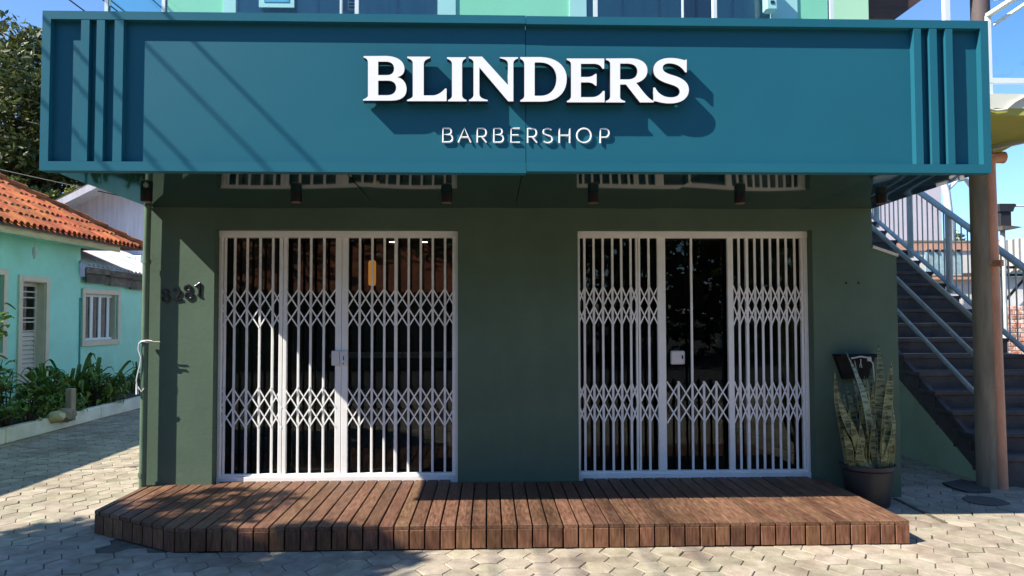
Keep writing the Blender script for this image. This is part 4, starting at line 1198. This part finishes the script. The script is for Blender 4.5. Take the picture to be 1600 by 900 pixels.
LMB = [leafmesh('leaf', .20, .075, .35, LEAFG), leafmesh('leaf', .16, .06, .2, LEAFG), leafmesh('leaf', .18, .065, .3, LEAFL)]
def clump(x, y, z, n, meshes, label, sc=1.0, spread=.12, stem=0.0, gname='strap leaved plants in the bed'):
    t = thing('garden_plant', (x, y, z), label, 'plant', gname)
    sb = MB()
    for k in range(max(3, int(n/8))):
        a = random.uniform(0, 6.28); h = random.uniform(.3, 1)*max(stem, .12)
        sb.tube([(x+spread*.3*math.cos(a), y+spread*.3*math.sin(a), z-.02), (x+spread*math.cos(a), y+spread*math.sin(a), z+h)], [.014, .008], 6)
    part('stem', sb, LEAFL, t)
    for k in range(n):
        a = random.uniform(0, 6.28)
        h = random.uniform(0, 1)*stem
        s = sc*random.uniform(.7, 1.25)
        o = bpy.data.objects.new('leaf', random.choice(meshes))
        o.location = (x+spread*random.random()*math.cos(a), y+spread*random.random()*math.sin(a), z+h)
        o.rotation_euler = (random.uniform(-.4, .4), random.uniform(-.6, .75), a); o.scale = (s, s, s)
        put(o, t)
    return t
def bush(x, y, z, rx, rz, n, label, sc=1.0):
    t = thing('garden_bush', (x, y, z), label, 'bush', 'leafy bushes in the bed')
    sb = MB()
    tips = []
    for k in range(14):
        a = random.uniform(0, 6.28); e = random.uniform(.2, 1.4)
        tip = Vector((x+rx*math.cos(a)*math.cos(e)*.9, y+rx*math.sin(a)*math.cos(e)*.9, z+rz*math.sin(e)))
        mid = Vector((x, y, z)).lerp(tip, .5)+Vector((0, 0, .08)); sb.tube([(x, y, z-.03), mid, tip], [.014, .009, .004], 5); tips.append((mid, tip))
    part('stem', sb, BARK, t)
    for k in range(n):
        m0, tp = random.choice(tips); u = random.random()
        p_ = m0.lerp(tp, u)+Vector((random.gauss(0, .06), random.gauss(0, .06), random.gauss(0, .05)))
        o = bpy.data.objects.new('leaf', random.choice(LMB)); s = sc*random.uniform(.7, 1.3)
        o.location = p_; o.rotation_euler = (random.uniform(-.6, .6), random.uniform(-.3, .8), random.uniform(0, 6.28)); o.scale = (s, s, s)
        put(o, t)
    return t
def bed(px, py, x=-6.9):
    q = aX(px, py, x); return q.x, q.y
for (px, x, n, ms, sc, stem, lb) in (
    (148, -6.75, 34, LM, 1.05, .45, 'tall arching strap leaved plant behind the wooden stake'),
    (112, -7.0, 34, LM, 1.1, .5, 'dense strap leaved plant left of the wooden stake'),
    (82, -6.9, 30, LM, 1.05, .4, 'strap leaved plant in front of the slatted door'),
    (165, -6.55, 26, LML, 1.0, .25, 'pale green plant spilling over the cream kerb'),
    (60, -6.6, 22, LML, .9, .2, 'low pale leaved plant at the kerb between the bushes and the stake'),
    (95, -6.45, 16, LML, .8, .15, 'small bright plant tucked behind the kerb beside the rock'),
    (196, -7.2, 18, LM, .7, .2, 'small dark strap leaved plant near the drainpipe end of the bed'),
    (214, -7.3, 16, LM, .7, .3, 'upright dark plant standing against the far annexe wall')):
    q = aX(px, 600, x); clump(q.x, q.y, .14, int(n*1.5), ms, lb, sc*.86, .22, stem*.55)
for (px, x, rx, rz, n, sc, lb) in ((12, -6.5, .55, .75, 130, 1.0, 'big dark leafy bush at the left edge spilling over the kerb'), (45, -6.4, .38, .5, 80, .9, 'leafy bush drooping over the kerb end'),
                               (-25, -6.6, .6, 1.0, 90, 1.1, 'leafy bush cut by the picture edge'),
                               (78, -6.75, .42, .62, 90, .8, 'rounded leafy bush below the slatted door'), (150, -6.6, .38, .5, 90, .75, 'rounded leafy bush just right of the wooden stake')):
    q = aX(px, 650, x); bush(q.x, q.y, .14, rx, rz, n, lb, sc)
# leafy twig reaching in at the left edge
q = aX(4, 510, -5.0)
tw = thing('potted_shrub', (q.x-.35, q.y, 0), 'slim shrub whose leafy twigs reach in at the left edge before the door', 'shrub')
sb = MB(); sb.tube([(q.x-.35, q.y, -.02), (q.x-.3, q.y, .9), (q.x-.1, q.y, q.z-.02)], [.02, .014, .006], 6)
part('stem', sb, BARK, tw)
sb = MB(); sb.tube([(q.x-.28, q.y, .95), (q.x-.12, q.y-.05, aX(4, 480, -5.0).z)], [.01, .004], 6); part('stem', sb, BARK, tw)
for k in range(34):
    o = bpy.data.objects.new('leaf', random.choice(LMB[:2])); s = random.uniform(.55, .85)
    o.location = (q.x+random.gauss(-.08, .085), q.y+random.gauss(0, .08), q.z+random.gauss(0, .12)); o.rotation_euler = (random.uniform(-.6, .6), random.uniform(-.2, 1.0), random.uniform(0, 6.28)); o.scale = (s, s, s)
    put(o, tw)
q = aX(110, 640, -6.2)
tag(part('wooden_stake', MB().cbox(q.x-.05, q.x+.05, q.y-.06, q.y+.06, .1, aX(110, 607, -6.2).z, .008), pm('grey_wood', (.36,.28,.20), .85, .3, 6, .4, 40, st=(5,5,.6))), 'short grey wooden stake standing in the bed behind the kerb', 'stake')
for px, w_, lb in ((88, .16, 'small tan rock on the kerb left of the stake'), (103, .2, 'grey rock at the foot of the wooden stake')):
    q = aX(px, 650, -6.22); rk = MB(); bm = bmesh.new(); bmesh.ops.create_icosphere(bm, subdivisions=2, radius=1)
    for v in bm.verts: v.co = Vector((v.co.x*w_*.7, v.co.y*w_, v.co.z*w_*.55))*(1+random.uniform(-.12, .12))
    bm.verts.index_update(); rk.add([v.co+Vector((q.x, q.y, .2)) for v in bm.verts], [tuple(v.index for v in f.verts) for f in bm.faces]); bm.free()
    tag(part('rock', rk, FASC if px == 88 else CONC), lb, 'rock', 'rocks behind the kerb')
q = aX(211, 610, -7.1)
fp = thing('flower_pot', (q.x, q.y, .14), 'blue grey flower pot at the far end of the planting bed', 'flower pot')
part('pot', MB().lathe([(.10, 0), (.15, .26), (.16, .27), (.16, .3), (.13, .29)], (q.x, q.y, .14), 16), pm('blue_grey_pot', (.10,.17,.20), .6, .1, 5, 0), fp, smooth=True)
part('soil', MB().lathe([(.02, .26), (.125, .27), (.02, .275)], (q.x, q.y, .14), 12), SOILM, fp)

# ---------------------------------------------------------------- trees
def leaf_cards(mb, c, r, n, size, flat=1.0):
    for _ in range(n):
        while True:
            p_ = Vector((random.uniform(-1, 1), random.uniform(-1, 1), random.uniform(-1, 1)))
            if .25 < p_.length < 1: break
        p_ = Vector((p_.x*r, p_.y*r, p_.z*r*flat))+c
        d = Vector((random.gauss(0, 1), random.gauss(0, 1), random.gauss(0, .7))).normalized()
        e = d.cross(Vector((random.gauss(0, 1), random.gauss(0, 1), random.gauss(0, 1)))).normalized()
        f = d.cross(e)
        s = size*random.uniform(.6, 1.3)
        mb.add([p_-d*s, p_+e*s*.42+f*s*.1, p_+d*s, p_-e*s*.42+f*s*.1], [(0, 1, 2, 3)])
def tree(name, base, h, crown, clumps, leafn, lsize, label, mat, group=None, trunk_r=.2, bark=BARK):
    base = Vector(base)
    t = thing(name, base, label, 'tree', group)
    tk = MB(); cc = Vector(crown[0]); rx, ry, rz = crown[1]
    mid = base.lerp(cc, .55)+Vector((random.uniform(-.3, .3), random.uniform(-.3, .3), 0))
    tk.tube([base-Vector((0,0,.1)), base.lerp(mid, .5)+Vector((.1, .05, 0)), mid, cc], [trunk_r*1.2, trunk_r, trunk_r*.75, trunk_r*.3], 10)
    cm = MB()
    for k in range(clumps):
        while True:
            p_ = Vector((random.uniform(-1, 1), random.uniform(-1, 1), random.uniform(-1, 1)))
            if .35 < p_.length < 1: break
        c = cc+Vector((p_.x*rx, p_.y*ry, p_.z*rz))
        if k % 2 == 0: tk.tube([mid.lerp(cc, random.random()), (mid+c)/2+Vector((0,0,.2)), c], [trunk_r*.35, trunk_r*.2, .02], 6)
        leaf_cards(cm, c, random.uniform(.55, 1.0)*min(rx, rz)*.36, leafn, lsize, .75)
    part('trunk', tk, bark, t, smooth=True)
    me = bpy.data.meshes.new('crown'); me.from_pydata(cm.v, [], cm.f); me.materials.append(mat); me.update()
    part('crown', me, None, t)
    return t
q = aY(60, 200, 17.5)
tree('broadleaf_tree', (q.x-1.2, 17.5, 0), 9, ((q.x-.6, 17.5, 7.3), (3.2, 2.4, 3.4)), 90, 330, .13, 'dark dense broadleaf tree behind the tile roof', LEAFT, trunk_r=.28)
q = aY(40, 275, 14.8)
tree('broadleaf_tree', (q.x-1.0, 14.8, 0), 5.6, ((q.x+.1, 14.8, 4.6), (2.4, 1.3, .95)), 34, 150, .15, 'yellow green bushy tree just above the tile roof', LEAFY, trunk_r=.12)
# street tree out of frame at the left: shades the paving and the deck's left end
tree('street_tree', (-8.1, -4.4, 0), 6, ((-7.8, -4.25, 5.3), (1.5, 1.5, 1.5)), 46, 150, .14, 'street tree outside the picture whose shade falls on the paving', LEAFT, trunk_r=.15)
# far-off trees across the street (reflected in the glass)
fm = MB()
for k in range(330):
    c = Vector((random.uniform(-36, 36), -23+random.uniform(-3, 3), random.uniform(.8, 1.0+random.uniform(5, 9.5))))
    leaf_cards(fm, c, 2.4, 130, .34, .9)
me = bpy.data.meshes.new('far_trees'); me.from_pydata(fm.v, [], fm.f); me.materials.append(LEAFT); me.update()
tag(part('far_trees', me, None), 'row of trees across the street behind the viewer', None, None, 'stuff')
oh = thing('house_across_street', (-6, -19.5, 0), 'low house with a tiled roof across the street behind the viewer', 'house')
part('wall', MB().box(-11, -1.5, -22, -17, -.03, 2.5), CONC, oh)
part('roof', MB().prism([(-11.6, -16.5, 2.4), (-11.6, -22.5, 2.4), (-11.6, -19.5, 4.3)], (10.7, 0, 0)), TILE, oh)

# ---------------------------------------------------------------- overhead cables
def cable(a, b, sag, label, r=.012):
    a = Vector(a); b = Vector(b); n = 24; pts = []
    for i in range(n+1):
        u = i/n; p_ = a.lerp(b, u); p_.z -= sag*4*u*(1-u); pts.append(p_)
    tag(part('overhead_cable', MB().tube(pts, r, 5), CABLE, None), label, 'cable', 'overhead cables crossing the sky')
# service cables running from the street poles over the yard: c = x+z fixes where the shadow falls on the sign
for c, z0_, dz, lb in ((1.32, 6.2, .3, 'overhead cable whose shadow crosses the sign furthest right'), (.98, 6.5, .3, 'overhead cable casting the second diagonal shadow on the sign'),
                   (.52, 6.0, .1, 'overhead cable casting the middle diagonal shadow on the sign'), (.28, 6.3, .2, 'overhead cable casting a shadow near the left bars of the sign'),
                   (.02, 6.1, -.1, 'overhead cable whose shadow meets the left trim bars')):
    x = c-z0_
    cable((x-.2, -14, z0_+.6), (x+.2, 26, z0_+dz+.9), .55, lb, .011)
for i, (p0, p1, yy, lb) in enumerate((((0, 126), (62, 148), 16.0, 'thin cable crossing the tree crown near its top'), ((0, 186), (62, 206), 16.0, 'thin cable crossing the middle of the tree crown'),
                        ((0, 178), (62, 192), 15.5, 'thin cable just above the one across the middle of the crown'), ((0, 262), (135, 292), 13.2, 'thin cable passing over the yellow green tree'))):
    a = aY(*p0, yy); b = aY(*p1, yy); d = (b-a)
    cable(a-d*2, b+d*1.5, .05, lb, .014)

# ================================================================ right background
yb1 = 13.0
nb = thing('neighbour_building', (11, yb1, 0), 'pale lavender plain wall of a neighbouring building beyond the stairs', 'building')
n0 = aY(1340, 330, yb1); n1 = aY(1470, 290, yb1)
part('wall', MB().box(n0.x-4, n1.x, yb1, yb1+5, -.03, aY(1470, 278, yb1).z+.8), LAVW, nb)
part('parapet', MB().box(n0.x-4, n1.x+.05, yb1-.06, yb1+5.1, aY(1470, 278, yb1).z+.801, aY(1470, 278, yb1).z+1.0), LAVW, nb)
yb2 = 11.2
aw = thing('white_yard_wall', (12.5, yb2, 0), 'white rendered yard wall with a peach coping seen through the stair bars', 'wall')
w0 = aY(1392, 380, yb2); w1 = aY(1545, 380, yb2)
part('wall_face', MB().box(w0.x, w1.x+.3, yb2, yb2+.2, -.03, aY(1500, 392, yb2).z), WHITEW, aw)
part('coping', MB().box(w0.x, w1.x+.3, yb2-.04, yb2+.24, aY(1500, 391.9, yb2).z, aY(1500, 379, yb2).z), PEACH, aw)
part('coping_strip', MB().box(w0.x, w1.x+.3, yb2-.05, yb2+.25, aY(1500, 378.9, yb2).z, aY(1500, 376, yb2).z), CONC, aw)
part('ledge', MB().box(w0.x, w1.x+.3, yb2-.14, yb2-.001, aY(1500, 437, yb2).z, aY(1500, 430, yb2).z), PEACH, aw)
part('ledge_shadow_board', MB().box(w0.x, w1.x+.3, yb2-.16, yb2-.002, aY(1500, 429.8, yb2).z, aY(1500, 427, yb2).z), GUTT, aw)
kw = thing('glazed_shelter', (aY(1462, 410, 10.7).x, 10.7, 0), 'small pale blue glazed shelter behind the stair bars', 'shelter')
for k in range(5):
    p0 = 1446+k*11.5
    part('pane', MB().box(aY(p0, 410, 10.7).x, aY(p0+10.2, 410, 10.7).x, 10.7, 10.72, aY(1460, 428, 10.7).z, aY(1460, 394, 10.7).z), pm('pale_blue_glazing', (.36,.52,.55), .2, .25, 6, 0), kw)
    part('bracket', MB().box(aY(p0+3, 410, 10.7).x, aY(p0+8, 410, 10.7).x, 10.66, 10.73, aY(1460, 393.5, 10.7).z, aY(1460, 390, 10.7).z), BLACKM, kw)
part('frame_rail', MB().box(aY(1445, 410, 10.7).x, aY(1504, 410, 10.7).x, 10.69, 10.75, aY(1460, 430.5, 10.7).z, aY(1460, 428.2, 10.7).z), GALV, kw)
yb3 = 10.6
cf = thing('corrugated_fence', (14.5, yb3, 0), 'cream corrugated sheet fence against the sky right of the downpipe', 'fence')
c0 = aY(1545, 375, yb3).x; c1 = aY(1690, 375, yb3).x
zt0 = aY(1577, 378, yb3).z; zt1 = aY(1600, 372, yb3).z; zb0 = aY(1590, 432, yb3).z
ns = 8
for k in range(ns):
    xa = c0+(c1-c0)*k/ns; xb = c0+(c1-c0)*(k+1)/ns
    mb = MB(); vs = []; fs = []; nn = 18
    for i in range(nn+1):
        x = xa+(xb-xa)*i/nn; y = yb3+.010*math.sin(2*math.pi*(x-c0)/.15)+(k % 2)*.012
        zt_ = zt0+(zt1-zt0)*(x-c0)/(aY(1600, 375, yb3).x-c0)+.012*math.sin(2*math.pi*(x-c0)/.15)
        vs += [(x, y, zb0), (x, y, zt_)]
    for i in range(nn): fs.append((2*i, 2*i+2, 2*i+3, 2*i+1))
    m_ = len(vs); mb.add(vs+[(x, y+.01, z) for x, y, z in vs], fs+[tuple(i+m_ for i in f[::-1]) for f in fs])
    part('sheet', mb, CORR, cf, smooth=True)
for py in (418, 430):
    part('rail', MB().box(c0, c1, yb3-.10, yb3-.04, aY(1590, py+2, yb3).z, aY(1590, py-2, yb3).z), BLACKM, cf)
part('lower_sheet', MB().box(c0, c1, yb3+.02, yb3+.05, aY(1590, 478, yb3).z, zb0-.002), WHITEW, cf)
part('brace', MB().bar(aY(1572, 468, yb3-.12), aY(1600, 436, yb3-.12), .05, .04), BLACKM, cf)
yb4 = 10.3
bw = thing('brick_wall', (14, yb4, 0), 'low brick wall with worn white paint below the corrugated fence', 'wall')
zb1 = aY(1590, 478, yb4).z
part('mortar_core', MB().box(c0, c1, yb4, yb4+.16, -.03, zb1), WHITEW, bw)
bk = MB().cbox(-.115, .115, -.02, .05, -.045, .045, .008).mesh('brick', BRICK)
row = 0; z = zb1-.05; nbk = 0
while z > .3 and nbk < 290:
    x = c0+.12+(.12 if row % 2 else 0)
    while x < c1-.12:
        if nbk < 290:
            part('brick', bk, None, bw, loc=(x, yb4-.006+random.uniform(-.006, .006), z), rot=(0, random.uniform(-.03, .03), 0)); nbk += 1
        x += .245
    z -= .105; row += 1
# white tree behind and black box lamp
q = aY(1482, 330, 12.0)
tb = thing('bare_white_tree', (q.x, 12.0, 0), 'pale barked trunk with a forked branch against the sky', 'tree')
tk = MB(); tk.tube([(q.x+.1, 12, -.05), (q.x+.04, 12, 2.5), aY(1483, 335, 12.0), aY(1479, 300, 12.0), aY(1470, 270, 12.0), aY(1462, 200, 12.0)], [.14, .12, .095, .09, .075, .04], 10); part('trunk', tk, BARKW, tb, smooth=True)
tk = MB(); tk.tube([aY(1479, 298, 12.0), aY(1495, 282, 12.1), aY(1508, 279, 12.2), aY(1517, 292, 12.3), aY(1524, 306, 12.3)], [.05, .05, .055, .05, .03], 8); part('branch', tk, BARKW, tb, smooth=True)
cm = MB(); leaf_cards(cm, aY(1491, 372, 12.4), .22, 60, .09); me = bpy.data.meshes.new('crown'); me.from_pydata(cm.v, [], cm.f); me.materials.append(LEAFY); me.update(); part('crown', me, None, tb)
yl = 9.0
pl = thing('pole_box', aY(1577, 360, yl), 'black box with a wide lid on a pole behind the brown downpipe', 'box')
def lx(px): return aY(px, 340, yl).x
def lzz(py): return aY(1575, py, yl).z
part('pole', MB().tube([(lx(1566), yl, -.03), (lx(1566), yl, lzz(340))], .05, 10), GALV, pl, smooth=True)
mb = MB(); mb.cbox(lx(1558), lx(1575.5), yl-.1, yl+.1, lzz(354), lzz(332), .01); part('box_body', mb, POTM, pl)
mb = MB(); mb.prism([(lx(1556), yl-.13, lzz(331.8)), (lx(1577), yl-.13, lzz(331.8)), (lx(1579), yl-.13, lzz(326)), (lx(1582.5), yl-.13, lzz(322)), (lx(1580), yl-.13, lzz(319.5)), (lx(1556), yl-.13, lzz(319.5))], (0, .26, 0)); part('lid', mb, POTM, pl)
mb = MB(); mb.prism([(lx(1556), yl-.2, lzz(361)), (lx(1572), yl-.2, lzz(360)), (lx(1588), yl-.2, lzz(356.5)), (lx(1572), yl-.2, lzz(354.3)), (lx(1556), yl-.2, lzz(354.3))], (0, .35, 0)); part('shelf', mb, GUTT, pl)
a = aY(1581, 322, yl); cable(a, a+Vector((9, -.5, .15)), .05, 'white cable leaving the black pole box to the right', .022)
bpy.data.objects['overhead_cable.009' if 'overhead_cable.009' in bpy.data.objects else 'overhead_cable'].data.materials[0] = CORD
